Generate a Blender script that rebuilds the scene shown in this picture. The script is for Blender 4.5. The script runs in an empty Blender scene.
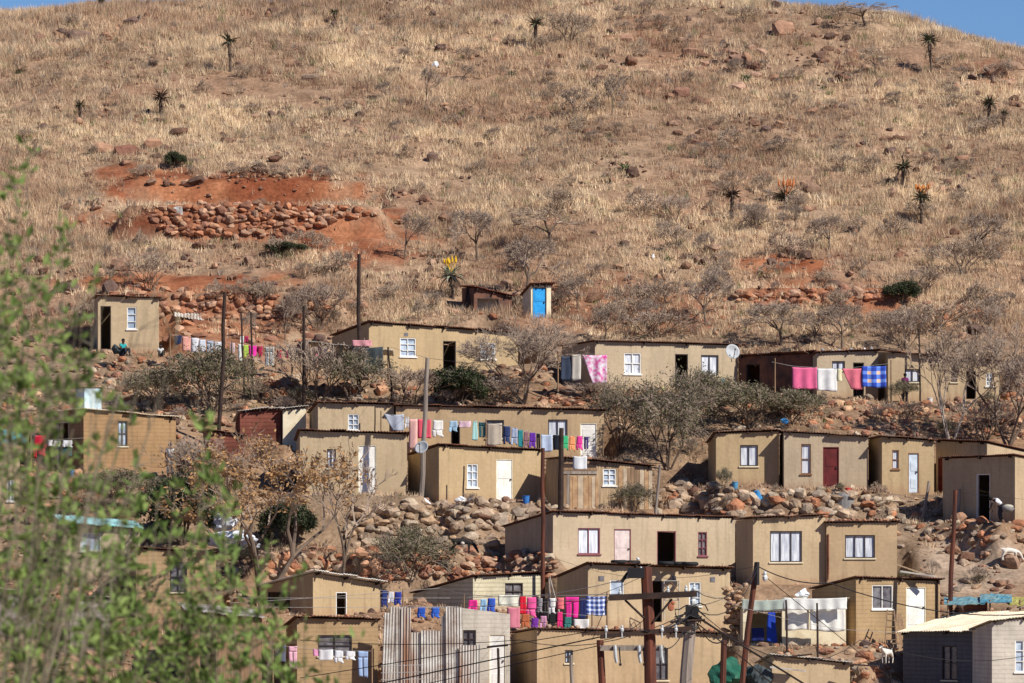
import bpy, bmesh, math, random
import numpy as np
from mathutils import Vector, Matrix
R = math.radians
rng = np.random.default_rng(7); random.seed(7)
S = bpy.context.scene; COL = S.collection
# ---------------------------------------------------------------- camera, world, sun, exposure
F = 200/36*1024; HZ = 560.0
cd = bpy.data.cameras.new('camera'); cam = bpy.data.objects.new('camera', cd); COL.objects.link(cam)
cd.lens = 200; cd.sensor_width = 36; cd.shift_y = (HZ-341.5)/1024; cd.clip_start = .5; cd.clip_end = 6000
cam.location = (0, 0, 0); cam.rotation_euler = (R(90), 0, 0); S.camera = cam
cd.dof.use_dof = True; cd.dof.focus_distance = 290; cd.dof.aperture_fstop = 14
SUN_EL, SUN_AZ = 41, 52          # azimuth: degrees to the right of straight behind the camera
sv = Vector((math.sin(R(SUN_AZ))*math.cos(R(SUN_EL)), -math.cos(R(SUN_AZ))*math.cos(R(SUN_EL)), math.sin(R(SUN_EL))))
W = bpy.data.worlds.new('World'); S.world = W; W.use_nodes = True
nt = W.node_tree; sk = nt.nodes.new('ShaderNodeTexSky'); sk.sky_type = 'NISHITA'; sk.sun_disc = False
sk.sun_elevation = R(SUN_EL); sk.sun_rotation = R(180-SUN_AZ); sk.dust_density = 0; sk.air_density = 1.0; sk.ozone_density = 8; sk.altitude = 1400
tn = nt.nodes.new('ShaderNodeMix'); tn.data_type = 'RGBA'; tn.blend_type = 'MULTIPLY'; tn.inputs[0].default_value = 1; tn.inputs[7].default_value = (1.08, 1.18, 1.38, 1)
nt.links.new(sk.outputs[0], tn.inputs[6]); nt.links.new(tn.outputs[2], nt.nodes['Background'].inputs[0]); nt.nodes['Background'].inputs[1].default_value = .052
sl = bpy.data.lights.new('sun', 'SUN'); sl.energy = 5.0; sl.angle = R(.5); sl.color = (1, .945, .855)
so = bpy.data.objects.new('sun', sl); COL.objects.link(so); so.rotation_euler = sv.to_track_quat('Z', 'Y').to_euler(); so.location = (60, -60, 80)
S.view_settings.view_transform = 'Standard'; S.view_settings.look = 'None'; S.view_settings.gamma = 1
S.view_settings.exposure = .31; S.view_settings.use_curve_mapping = False

# ---------------------------------------------------------------- materials
def mat(name, c, c2=None, sc=3.0, rough=.9, bump=.0, bsc=None, metal=0, attr=False, stretch=None, spec=.2, fine=.12, trans=0):
    m = bpy.data.materials.new(name); m.use_nodes = True; n = m.node_tree.nodes; l = m.node_tree.links
    b = n['Principled BSDF']; b.inputs['Roughness'].default_value = rough; b.inputs['Metallic'].default_value = metal
    b.inputs['Specular IOR Level'].default_value = spec
    tc = n.new('ShaderNodeTexCoord'); mp = n.new('ShaderNodeMapping'); l.new(tc.outputs['Object'], mp.inputs[0])
    if stretch: mp.inputs['Scale'].default_value = stretch
    nz = n.new('ShaderNodeTexNoise'); nz.inputs['Scale'].default_value = sc; nz.inputs['Detail'].default_value = 6; l.new(mp.outputs[0], nz.inputs[0])
    rp = n.new('ShaderNodeValToRGB'); l.new(nz.outputs[0], rp.inputs[0]); rp.color_ramp.elements[0].position = .38; rp.color_ramp.elements[1].position = .64
    c2 = c2 or tuple(x*.78 for x in c)
    rp.color_ramp.elements[0].color = (*c, 1); rp.color_ramp.elements[1].color = (*c2, 1)
    out = rp.outputs[0]
    if attr:
        at = n.new('ShaderNodeAttribute'); at.attribute_name = 'Col'
        mx = n.new('ShaderNodeMix'); mx.data_type = 'RGBA'; mx.blend_type = 'MULTIPLY'; mx.inputs[0].default_value = 1
        l.new(out, mx.inputs[6]); l.new(at.outputs[0], mx.inputs[7]); out = mx.outputs[2]
    n2 = n.new('ShaderNodeTexNoise'); n2.inputs['Scale'].default_value = bsc or sc*9; n2.inputs['Detail'].default_value = 4; l.new(mp.outputs[0], n2.inputs[0])
    if fine:
        r2 = n.new('ShaderNodeMapRange'); r2.inputs[1].default_value = .3; r2.inputs[2].default_value = .7; r2.inputs[3].default_value = 1-fine; r2.inputs[4].default_value = 1+fine
        l.new(n2.outputs[0], r2.inputs[0])
        m2 = n.new('ShaderNodeMix'); m2.data_type = 'RGBA'; m2.blend_type = 'MULTIPLY'; m2.inputs[0].default_value = 1
        l.new(out, m2.inputs[6]); l.new(r2.outputs[0], m2.inputs[7]); out = m2.outputs[2]
    l.new(out, b.inputs['Base Color'])
    if bump:
        bp = n.new('ShaderNodeBump'); bp.inputs['Strength'].default_value = bump; bp.inputs['Distance'].default_value = .05
        l.new(n2.outputs[0], bp.inputs['Height']); l.new(bp.outputs[0], b.inputs['Normal'])
    if trans:
        tr = n.new('ShaderNodeBsdfTranslucent'); l.new(out, tr.inputs[0]); ms = n.new('ShaderNodeMixShader'); ms.inputs[0].default_value = trans
        l.new(b.outputs[0], ms.inputs[1]); l.new(tr.outputs[0], ms.inputs[2]); l.new(ms.outputs[0], n['Material Output'].inputs[0])
    return m
def plaster(name, c, stain=.8, courses=.0):
    m = mat(name, c, tuple(x*stain for x in c), sc=.55, rough=.95, bump=.2, bsc=6, fine=.06, spec=.08)
    n = m.node_tree.nodes; l = m.node_tree.links; b = n['Principled BSDF']
    tc = [x for x in n if x.type == 'TEX_COORD'][0]
    # rain streaks running down and faint brick courses under the mud
    mp = n.new('ShaderNodeMapping'); mp.inputs['Scale'].default_value = (4, 4, .35); l.new(tc.outputs['Object'], mp.inputs[0])
    s = n.new('ShaderNodeTexNoise'); s.inputs['Scale'].default_value = 1.1; s.inputs['Detail'].default_value = 5; l.new(mp.outputs[0], s.inputs[0])
    r = n.new('ShaderNodeMapRange'); r.inputs[1].default_value = .5; r.inputs[2].default_value = .75; r.inputs[3].default_value = 1; r.inputs[4].default_value = .78; l.new(s.outputs[0], r.inputs[0])
    mx = n.new('ShaderNodeMix'); mx.data_type = 'RGBA'; mx.blend_type = 'MULTIPLY'; mx.inputs[0].default_value = 1
    src = b.inputs['Base Color'].links[0].from_socket; l.new(src, mx.inputs[6]); l.new(r.outputs[0], mx.inputs[7])
    w = n.new('ShaderNodeTexWave'); w.bands_direction = 'Z'; w.inputs['Scale'].default_value = 1.6; w.inputs['Distortion'].default_value = 1.2; w.inputs['Detail'].default_value = 3
    l.new(tc.outputs['Object'], w.inputs[0])
    r2 = n.new('ShaderNodeMapRange'); r2.inputs[1].default_value = 0; r2.inputs[2].default_value = .25; r2.inputs[3].default_value = 1-.025-courses; r2.inputs[4].default_value = 1; l.new(w.outputs[1], r2.inputs[0])
    m3 = n.new('ShaderNodeMix'); m3.data_type = 'RGBA'; m3.blend_type = 'MULTIPLY'; m3.inputs[0].default_value = 1
    l.new(mx.outputs[2], m3.inputs[6]); l.new(r2.outputs[0], m3.inputs[7]); 
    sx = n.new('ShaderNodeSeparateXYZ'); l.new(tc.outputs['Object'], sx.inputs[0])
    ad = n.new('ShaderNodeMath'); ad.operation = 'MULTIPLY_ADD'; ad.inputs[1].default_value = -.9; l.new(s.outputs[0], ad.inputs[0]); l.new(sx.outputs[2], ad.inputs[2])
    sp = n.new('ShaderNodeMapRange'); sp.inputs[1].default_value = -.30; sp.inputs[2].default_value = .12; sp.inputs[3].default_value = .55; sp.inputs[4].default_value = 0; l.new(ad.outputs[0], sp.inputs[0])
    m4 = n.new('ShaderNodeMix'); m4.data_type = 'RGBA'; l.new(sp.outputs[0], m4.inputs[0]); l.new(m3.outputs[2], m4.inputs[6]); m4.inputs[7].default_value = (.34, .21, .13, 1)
    pn = n.new('ShaderNodeTexNoise'); pn.inputs['Scale'].default_value = .8; pn.inputs['Detail'].default_value = 2; pn.inputs['Distortion'].default_value = .6; l.new(tc.outputs['Object'], pn.inputs[0])
    pr = n.new('ShaderNodeMapRange'); pr.inputs[1].default_value = .62; pr.inputs[2].default_value = .64; pr.inputs[3].default_value = 0; pr.inputs[4].default_value = .7; l.new(pn.outputs[0], pr.inputs[0])
    m5 = n.new('ShaderNodeMix'); m5.data_type = 'RGBA'; l.new(pr.outputs[0], m5.inputs[0]); l.new(m4.outputs[2], m5.inputs[6]); m5.inputs[7].default_value = (*[x*.86 for x in c], 1)
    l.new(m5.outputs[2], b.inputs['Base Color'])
    return m
def tartan(name, base, c1, c2, k):
    m = bpy.data.materials.new(name); m.use_nodes = True; n = m.node_tree.nodes; l = m.node_tree.links; b = n['Principled BSDF']; b.inputs['Roughness'].default_value = .95
    tc = n.new('ShaderNodeTexCoord'); sp = n.new('ShaderNodeSeparateXYZ'); l.new(tc.outputs['UV'], sp.inputs[0]); outs = []
    for i in (0, 1):
        a = n.new('ShaderNodeMath'); a.operation = 'MULTIPLY'; a.inputs[1].default_value = k[i]; l.new(sp.outputs[i], a.inputs[0])
        f = n.new('ShaderNodeMath'); f.operation = 'FRACT'; l.new(a.outputs[0], f.inputs[0])
        g = n.new('ShaderNodeMath'); g.operation = 'GREATER_THAN'; g.inputs[1].default_value = .58; l.new(f.outputs[0], g.inputs[0]); outs.append(g)
    s = n.new('ShaderNodeMath'); s.operation = 'ADD'; l.new(outs[0].outputs[0], s.inputs[0]); l.new(outs[1].outputs[0], s.inputs[1])
    d = n.new('ShaderNodeMath'); d.operation = 'DIVIDE'; d.inputs[1].default_value = 2; l.new(s.outputs[0], d.inputs[0])
    rp = n.new('ShaderNodeValToRGB'); rp.color_ramp.interpolation = 'CONSTANT'; e = rp.color_ramp.elements
    e[0].color = (*base, 1); e[1].position = .75; e[1].color = (*c2, 1); x = e.new(.25); x.color = (*c1, 1)
    l.new(d.outputs[0], rp.inputs[0]); l.new(rp.outputs[0], b.inputs['Base Color']); return m
M = {}
M['ground'] = mat('earth', (1, 1, 1), (.72, .7, .68), sc=.9, rough=1, bump=.7, bsc=5, attr=True, fine=.28, spec=.05)
M['grass'] = mat('dry_grass', (1, 1, 1), (.85, .82, .8), sc=.4, rough=1, attr=True, fine=0, spec=.05, trans=.25)
M['rock'] = mat('rock', (1, 1, 1), (.68, .66, .66), sc=2.2, rough=1, bump=.5, bsc=9, attr=True, fine=.2, spec=.08)
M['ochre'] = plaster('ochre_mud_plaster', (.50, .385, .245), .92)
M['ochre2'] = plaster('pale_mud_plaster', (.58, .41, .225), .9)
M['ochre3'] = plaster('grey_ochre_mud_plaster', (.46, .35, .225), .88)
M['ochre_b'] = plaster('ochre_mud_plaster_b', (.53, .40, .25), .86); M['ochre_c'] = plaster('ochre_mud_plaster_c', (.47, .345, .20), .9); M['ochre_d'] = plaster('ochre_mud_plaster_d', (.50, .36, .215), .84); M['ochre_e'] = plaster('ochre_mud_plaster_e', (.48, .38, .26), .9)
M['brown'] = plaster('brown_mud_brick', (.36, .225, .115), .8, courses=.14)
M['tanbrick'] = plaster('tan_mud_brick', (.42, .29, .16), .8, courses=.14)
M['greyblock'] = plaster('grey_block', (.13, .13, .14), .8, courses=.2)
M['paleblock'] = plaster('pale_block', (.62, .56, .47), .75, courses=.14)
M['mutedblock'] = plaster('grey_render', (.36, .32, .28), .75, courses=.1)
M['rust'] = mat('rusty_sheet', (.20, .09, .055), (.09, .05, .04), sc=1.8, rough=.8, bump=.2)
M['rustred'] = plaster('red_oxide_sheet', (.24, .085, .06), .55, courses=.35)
M['zinc'] = mat('zinc_sheet', (.60, .58, .53), (.34, .27, .22), sc=1.2, rough=.55, metal=.15, spec=.4)
M['zincpale'] = plaster('pale_horizontal_sheet', (.60, .54, .38), .8, courses=.3)
M['zincstreak'] = mat('rust_streaked_zinc', (.50, .47, .42), (.26, .14, .09), sc=1.1, rough=.65, stretch=(2.2, 2.2, .35))
M['creamsheet'] = mat('cream_sheet', (.78, .66, .48), (.62, .5, .36), sc=1, rough=.7)
M['turq'] = mat('turquoise_sheet', (.30, .66, .64), (.5, .74, .74), sc=1.2, rough=.6)
M['steelblue'] = mat('pale_blue_steel', (.55, .68, .72), (.46, .6, .66), sc=2, rough=.5, metal=.1)
M['wood'] = mat('weathered_wood', (.30, .19, .11), (.17, .11, .07), sc=2, rough=.9, stretch=(6, 6, .5))
M['woodpale'] = mat('pale_planks', (.46, .33, .20), (.24, .17, .11), sc=2.2, rough=.9, stretch=(7, 7, .4))
M['darkwood'] = mat('dark_wood', (.055, .034, .026), (.03, .02, .018), sc=3, rough=.9)
M['polebrown'] = mat('creosoted_pole', (.15, .05, .03), (.06, .026, .02), sc=1.6, rough=.85, stretch=(6, 6, .4))
M['polegrey'] = mat('grey_pole', (.30, .25, .21), (.17, .14, .12), sc=1.6, rough=.9, stretch=(6, 6, .4))
M['bark'] = mat('bark', (.16, .115, .085), (.09, .065, .05), sc=3, rough=1)
M['barkpale'] = mat('pale_bark', (.42, .36, .3), (.24, .19, .16), sc=3, rough=1)
M['twig'] = mat('twigs', (.36, .28, .22), (.25, .19, .15), sc=1, rough=1, fine=0)
M['twiggrey'] = mat('grey_twigs', (.42, .32, .235), (.28, .21, .155), sc=1, rough=1, fine=0)
M['olive'] = mat('olive_leaves', (.17, .16, .09), (.105, .098, .058), sc=1.2, rough=.9, trans=.2, fine=0)
M['darkgreen'] = mat('dark_green_leaves', (.055, .07, .03), (.028, .036, .018), sc=1.5, rough=.9, trans=.15, fine=0)
M['tanleaf'] = mat('dead_tan_leaves', (.50, .30, .14), (.3, .17, .08), sc=2, rough=1, trans=.2, fine=0)
M['fg'] = mat('fresh_green_leaves', (.29, .38, .11), (.10, .17, .035), sc=14, rough=.6, trans=.35, fine=0)
M['fgstem'] = mat('grey_stems', (.25, .21, .15), (.15, .13, .08), sc=6, rough=.9)
M['aloe'] = mat('aloe_leaves', (.13, .13, .075), (.085, .07, .045), sc=2, rough=.7, fine=0)
M['aloegreen'] = mat('green_aloe_leaves', (.10, .17, .055), (.06, .10, .04), sc=2, rough=.7, fine=0)
M['aloeblue'] = mat('grey_green_aloe_leaves', (.36, .36, .27), (.2, .22, .15), sc=2, rough=.7, fine=0)
M['aloedry'] = mat('dry_aloe_leaves', (.12, .075, .05), (.06, .04, .03), sc=2, rough=1, fine=0)
M['white'] = mat('white_paint', (.80, .78, .74), (.7, .68, .62), sc=2, rough=.6)
M['cream'] = mat('cream_paint', (.74, .66, .48), (.6, .5, .34), sc=2, rough=.7)
M['curtain'] = mat('white_curtain', (.74, .76, .8), (.42, .45, .52), sc=3, rough=.35, stretch=(4, 4, .4), spec=.5)
M['paleglass'] = mat('pale_window_pane', (.50, .58, .68), (.25, .31, .4), sc=2.5, rough=.2, spec=.7)
M['dullglass'] = mat('dull_window_pane', (.20, .19, .2), (.07, .06, .07), sc=2.5, rough=.2, spec=.6)
M['black'] = mat('dark_interior', (.012, .01, .01), rough=1, spec=0)
M['maroon'] = mat('maroon_paint', (.15, .025, .025), (.1, .02, .02), rough=.6)
M['frameplum'] = mat('plum_frame', (.22, .07, .09), rough=.6)
M['framedark'] = mat('dark_frame', (.06, .045, .04), rough=.6)
M['framebrown'] = mat('brown_frame', (.24, .12, .06), rough=.7)
M['pinkdoor'] = mat('pale_pink_door', (.66, .55, .52), rough=.6)
M['bluedoor'] = mat('bright_blue_paint', (.03, .33, .72), (.02, .26, .6), sc=4, rough=.5)
M['palebluedoor'] = mat('pale_blue_door', (.62, .70, .78), rough=.5)
M['shadecloth'] = mat('dark_blue_green_tarp', (.06, .075, .08), (.035, .045, .05), sc=1.5, rough=.8)
M['rubber'] = mat('rubber', (.02, .02, .022), rough=.7)
M['dish'] = mat('grey_dish', (.42, .44, .46), rough=.45)
M['cable'] = mat('black_cable', (.025, .023, .025), rough=.6)
M['wirepale'] = mat('pale_wire', (.45, .43, .4), rough=.5)
M['ceramic'] = mat('ceramic', (.55, .58, .58), rough=.3, spec=.6)
M['skin'] = mat('dark_skin', (.09, .045, .028), rough=.6, fine=0)
M['hair'] = mat('black_hair', (.012, .01, .01), rough=.9, fine=0)
M['goatblack'] = mat('black_fur', (.02, .018, .018), (.035, .03, .028), sc=6, rough=.9)
M['goatwhite'] = mat('white_fur', (.72, .68, .62), (.6, .54, .46), sc=6, rough=.9)
_cm = {}
def cmat(c, rough=.92):
    k = tuple(round(x, 3) for x in c)
    if k not in _cm: _cm[k] = mat('cloth_%02d' % len(_cm), c, tuple(x*.86 for x in c), sc=3, rough=rough, trans=.15, fine=.05)
    return _cm[k]

# ---------------------------------------------------------------- mesh helpers
def P(px, py, Y): return np.array(((px-512)/F*Y, Y, (HZ-py)/F*Y))
def link(name, me, m, parent=None, loc=None):
    o = bpy.data.objects.new(name, me); COL.objects.link(o)
    if m is not None and len(me.materials) == 0: me.materials.append(m)
    if parent is not None: o.parent = parent
    if loc is not None: o.location = loc
    return o
def npmesh(name, V, faces, col=None):
    """V (n,3); faces (m,k) array, all of one size"""
    me = bpy.data.meshes.new(name); V = np.asarray(V, np.float32); faces = np.asarray(faces, np.int32); k = faces.shape[1]
    me.vertices.add(len(V)); me.vertices.foreach_set('co', V.ravel())
    me.loops.add(faces.size); me.loops.foreach_set('vertex_index', faces.ravel())
    me.polygons.add(len(faces)); me.polygons.foreach_set('loop_start', np.arange(0, faces.size, k, dtype=np.int32))
    me.polygons.foreach_set('loop_total', np.full(len(faces), k, np.int32))
    me.update(calc_edges=True); me.validate(); me.polygons.foreach_set('use_smooth', [False]*len(me.polygons))
    if col is not None:
        a = me.color_attributes.new('Col', 'FLOAT_COLOR', 'POINT'); c = np.ones((len(V), 4), np.float32); c[:, :3] = col
        a.data.foreach_set('color', c.ravel())
    return me
class MB:
    def __init__(s): s.v = []; s.f = []
    def add(s, vs, fs):
        n = len(s.v); s.v += [tuple(float(c) for c in v) for v in vs]; s.f += [tuple(i+n for i in f) for f in fs]
    def quad(s, a, b, c, d): s.add([a, b, c, d], [(0, 1, 2, 3)])
    def box(s, o, ax, ay, az):
        """o corner, three edge vectors"""
        o, ax, ay, az = map(np.array, (o, ax, ay, az))
        vs = [o, o+ax, o+ax+ay, o+ay]; vs += [v+az for v in vs]
        s.add(vs, [(0, 3, 2, 1), (4, 5, 6, 7), (0, 1, 5, 4), (1, 2, 6, 5), (2, 3, 7, 6), (3, 0, 4, 7)])
    def cbox(s, c, sx, sy, sz, rz=0):
        cx, sn = math.cos(rz), math.sin(rz); a = np.array((cx, sn, 0))*sx; b = np.array((-sn, cx, 0))*sy; z = np.array((0, 0, sz)); s.box(np.array(c)-a/2-b/2-z/2, a, b, z)
    def tube(s, pts, r, k=6, caps=True):
        pts = [np.array(p, float) for p in pts]; n = len(pts)
        rs = r if hasattr(r, '__len__') else [r]*n; rings = []
        for i, p in enumerate(pts):
            d = pts[min(i+1, n-1)]-pts[max(i-1, 0)]; d = d/(np.linalg.norm(d)+1e-9)
            a = np.cross(d, (0, 0, 1.) if abs(d[2]) < .9 else (1., 0, 0)); a /= np.linalg.norm(a); b = np.cross(d, a)
            rings.append([p+rs[i]*(math.cos(t)*a+math.sin(t)*b) for t in [2*math.pi*j/k for j in range(k)]])
        vs = [v for q in rings for v in q]; fs = []
        for i in range(n-1):
            for j in range(k): fs.append((i*k+j, i*k+(j+1) % k, (i+1)*k+(j+1) % k, (i+1)*k+j))
        if caps: fs += [tuple(range(k))[::-1], tuple((n-1)*k+j for j in range(k))]
        s.add(vs, fs)
    def ball(s, c, rx, ry=None, rz=None, n=8, m=6):
        ry = ry or rx; rz = rz or rx; vs = []; fs = []
        for i in range(m+1):
            t = math.pi*i/m
            for j in range(n): a = 2*math.pi*j/n; vs.append((c[0]+rx*math.sin(t)*math.cos(a), c[1]+ry*math.sin(t)*math.sin(a), c[2]+rz*math.cos(t)))
        for i in range(m):
            for j in range(n): fs.append((i*n+j, (i+1)*n+j, (i+1)*n+(j+1) % n, i*n+(j+1) % n))
        s.add(vs, fs)
    def build(s, name, m, parent=None, org=None, smooth=False):
        o3 = np.array(org if org is not None else (0, 0, 0), float)
        me = bpy.data.meshes.new(name); me.from_pydata([tuple(np.array(v)-o3) for v in s.v], [], s.f); me.update()
        me.polygons.foreach_set('use_smooth', [bool(smooth)]*len(me.polygons))
        return link(name, me, m, parent, None if parent is not None else tuple(o3))
LABELS = {}
def tag(o, label=None, cat=None, group=None, kind=None):
    if label: o['label'] = label
    if cat: o['category'] = cat
    if group: o['group'] = group
    if kind: o['kind'] = kind
    if label and kind is None:
        if label in LABELS and not (group and LABELS[label] == group): print('DUP LABEL', label)
        if len(label.split()) > 16: print('LONG', label)
        LABELS[label] = group
    return o
def thing(name, label, cat, loc, group=None, rz=0):
    o = bpy.data.objects.new(name, None); COL.objects.link(o); o.location = tuple(float(x) for x in loc); o.rotation_euler = (0, 0, rz); o.empty_display_size = .3
    return tag(o, label, cat, group)
def copy_tree(o, parent=None):
    c = o.copy(); COL.objects.link(c); c.parent = parent
    for ch in o.children: copy_tree(ch, c)
    return c

# ---------------------------------------------------------------- terrain
SL, KC = .36, .02
def yof(py, loss=0): return (100.02+loss)/(SL-(HZ-py)/F)
_cx = np.array([-400, -150, 0, 60, 120, 250, 380, 512, 640, 720, 768, 820, 870, 930, 980, 1024, 1200, 1500])
_cy = np.array([30, 20, 12, 11, 3, 2, 3, -4, -5, -1, 6, 12, 19, 34, 44, 50, 70, 95])
def vnoise(X, Y, s, seed):
    r = np.random.default_rng(seed); T = r.random((64, 64)); x = X/s; y = Y/s
    xi = np.floor(x).astype(int); yi = np.floor(y).astype(int); fx = x-xi; fy = y-yi; fx = fx*fx*(3-2*fx); fy = fy*fy*(3-2*fy)
    g = lambda a, b: T[a % 64, b % 64]
    return (g(xi, yi)*(1-fx)+g(xi+1, yi)*fx)*(1-fy)+(g(xi, yi+1)*(1-fx)+g(xi+1, yi+1)*fx)*fy-.5
_vy = np.array([-2000, -200, 0, 6, 19, 60, 100, 142, 180, 225, 240, 262.])
_vz = np.array([60, 3, -1.7, -1.8, -2.2, -4.6, -7, -9, -11, -12.5, -11.2, -5.7])
def base(X, Y):
    px = 512+F*X/np.maximum(Y, 200); t = (HZ-np.interp(px, _cx, _cy))/F
    ys = (100.02+.87)/(SL-t); yr = ys-(SL-t)/(2*KC); d = np.maximum(Y-yr, 0); d1 = (SL+.1)/(2*KC)
    z = SL*Y-100.02-np.where(d < d1, KC*d*d, KC*d1*d1+(d-d1)*(SL+.1))
    z = np.where(Y < 262, np.interp(Y, _vy, _vz), z)
    a = np.clip((Y-262)/10, 0, 1)
    z = z+a*(vnoise(X, Y, 9, 1)*.9+vnoise(X, Y, 3.2, 2)*.4+vnoise(X, Y, 1.3, 3)*.18)
    far = (Y > 400); z = np.where(far, np.maximum(z, -30+(vnoise(X, Y, 90, 4))*20), z)
    return z
PLAT = []   # (cx, cy, ux, uy, hx, hy, z, side/back blend, front blend)
def platform(cx, cy, th, hx, hy, z, bl=1.0, fb=1.0): PLAT.append((cx, cy, math.cos(th), math.sin(th), hx, hy, z, bl, fb))
def terrace(px0, px1, pyb, pyt, depth, bl=1.2, fb=.7):
    """level strip: front foot of its bank at py=pyb, edge of the level at py=pyt"""
    Y = yof(pyb); x0 = (px0-512)/F*Y; x1 = (px1-512)/F*Y
    platform((x0+x1)/2, Y+depth/2+fb*.5, 0, (x1-x0)/2, depth/2, (HZ-pyt)/F*(Y+fb*.5), bl, fb)
gx = np.concatenate([-np.geomspace(2200, 46, 26), np.arange(-45, 45.01, .28), np.geomspace(46, 2200, 26)])
gy = np.concatenate([[-2000, -900, -400, -200, -100, -50, -25, -10, 0, 6, 12, 19, 30, 45, 60, 80, 100, 120, 142, 160, 180, 200, 215, 225, 235, 243, 250], np.arange(255, 398.01, .28), np.geomspace(400, 3000, 30)])
HG = None
def make_heights():
    global HG
    X, Y = np.meshgrid(gx, gy, indexing='ij'); Z = base(X, Y)
    for (cx, cy, ux, uy, hx, hy, z, bl, fb) in sorted(PLAT, key=lambda p: -p[1]):
        m = (abs(X-cx) < hx+hy+12) & (abs(Y-cy) < hx+hy+12)
        dx = X-cx; dy = Y-cy; u = dx*ux+dy*uy; v = -dx*uy+dy*ux
        du = np.maximum(abs(u)-hx, 0)/bl; dv = np.where(v < 0, np.maximum(-v-hy, 0)/fb, np.maximum(v-hy, 0)/bl)
        d = np.sqrt(du*du+dv*dv); w = np.clip(1-d, 0, 1); w = w*w*(3-2*w)*m
        Z = Z*(1-w)+(z+vnoise(X, Y, 1.5, 5)*.08)*w
    HG = Z
def H(x, y):
    x = np.asarray(x, float); y = np.asarray(y, float)
    i = np.clip(np.searchsorted(gx, x)-1, 0, len(gx)-2); j = np.clip(np.searchsorted(gy, y)-1, 0, len(gy)-2)
    fx = np.clip((x-gx[i])/(gx[i+1]-gx[i]), 0, 1); fy = np.clip((y-gy[j])/(gy[j+1]-gy[j]), 0, 1)
    return (HG[i, j]*(1-fx)+HG[i+1, j]*fx)*(1-fy)+(HG[i, j+1]*(1-fx)+HG[i+1, j+1]*fx)*fy
_Ys = np.arange(255, 398, .14)
def hits(px, py):
    px = np.atleast_1d(np.asarray(px, float)); py = np.atleast_1d(np.asarray(py, float)); out = np.zeros((len(px), 3))
    for a in range(0, len(px), 1500):
        kx = (px[a:a+1500]-512)/F; kz = (HZ-py[a:a+1500])/F
        X = kx[:, None]*_Ys; Zr = kz[:, None]*_Ys; below = Zr < H(X, np.broadcast_to(_Ys, X.shape))
        i = np.argmax(below, 1); i = np.where(below.any(1), i, len(_Ys)-1); Y = _Ys[i]; out[a:a+1500] = np.stack([kx*Y, Y, kz*Y], 1)
    return out
def hit(px, py): return hits([px], [py])[0]

# ---------------------------------------------------------------- rocks
def rock_proto(seed, sub=1):
    r = np.random.default_rng(seed); bm = bmesh.new(); bmesh.ops.create_icosphere(bm, subdivisions=sub, radius=1)
    V = np.array([v.co[:] for v in bm.verts]); Fc = np.array([[v.index for v in f.verts] for f in bm.faces]); bm.free()
    N = r.normal(size=(7, 3)); N /= np.linalg.norm(N, axis=1)[:, None]; N = np.vstack([N, np.eye(3), -np.eye(3)]); d = np.concatenate([r.uniform(.5, .85, 7), r.uniform(.6, .85, 6)])
    dots = V@N.T; s = np.min(np.where(dots > .05, d/np.maximum(dots, .05), 9), 1); V = V*np.minimum(s, 1.5)[:, None]
    return V*(1+r.normal(size=V.shape)*.02), Fc
RP1 = [rock_proto(100+i, 2) for i in range(8)]
RED = [(.44, .20, .11), (.36, .16, .09), (.50, .28, .17), (.30, .15, .10), (.44, .27, .18)]
TAN = [(.46, .34, .24), (.40, .29, .20), (.34, .25, .18), (.44, .30, .19), (.50, .40, .29), (.32, .25, .19)]
MIX = RED+TAN
DARKR = [(.20, .11, .075), (.30, .17, .11), (.13, .08, .06), (.36, .23, .16), (.17, .11, .09)]
def rocks_mesh(name, pts, size, pal, flat=(.55, 1), seed=0, aspect=(.85, 1.5)):
    r = np.random.default_rng(seed+11); Vs = []; Fs = []; Cs = []; n = 0
    for p, s in zip(pts, size):
        V, Fc = RP1[r.integers(8)]; A = r.normal(size=(3, 3)); Q, _ = np.linalg.qr(A)
        sc = np.array([r.uniform(*aspect), r.uniform(.9, 1.2), r.uniform(*flat)])*s*.5
        t = r.uniform(-.35, .35); t2 = r.uniform(-.4, .4)
        Rz = np.array([[math.cos(t2), -math.sin(t2), 0], [math.sin(t2), math.cos(t2), 0], [0, 0, 1]]); Ry = np.array([[math.cos(t), 0, math.sin(t)], [0, 1, 0], [-math.sin(t), 0, math.cos(t)]])
        W_ = ((V@Q.T)*sc)@(Ry@Rz).T+p
        Vs.append(W_); Fs.append(Fc+n); n += len(V); c = np.array(pal[r.integers(len(pal))])*r.uniform(.8, 1.15); Cs.append(np.tile(c, (len(V), 1)))
    return npmesh(name, np.vstack(Vs), np.vstack(Fs), np.vstack(Cs))
def inpoly(x, y, poly):
    c = np.zeros(len(x), bool); n = len(poly)
    for i in range(n):
        x1, y1 = poly[i]; x2, y2 = poly[(i+1) % n]
        if y1 == y2: continue
        k = ((y1 > y) != (y2 > y)) & (x < (x2-x1)*(y-y1)/(y2-y1)+x1); c ^= k
    return c
def fill_px(poly, sp, seed, jit=.32):
    r = np.random.default_rng(seed); xs = [p[0] for p in poly]; ys = [p[1] for p in poly]
    gxx = np.arange(min(xs), max(xs), sp*1.02); gyy = np.arange(min(ys), max(ys), sp*.68); X, Y = np.meshgrid(gxx, gyy); X = X+(np.arange(len(gyy)) % 2)[:, None]*sp*.5
    X = X.ravel()+r.normal(size=X.size)*sp*jit; Y = Y.ravel()+r.normal(size=Y.size)*sp*jit; k = inpoly(X, Y, poly); return X[k], Y[k]
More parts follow.
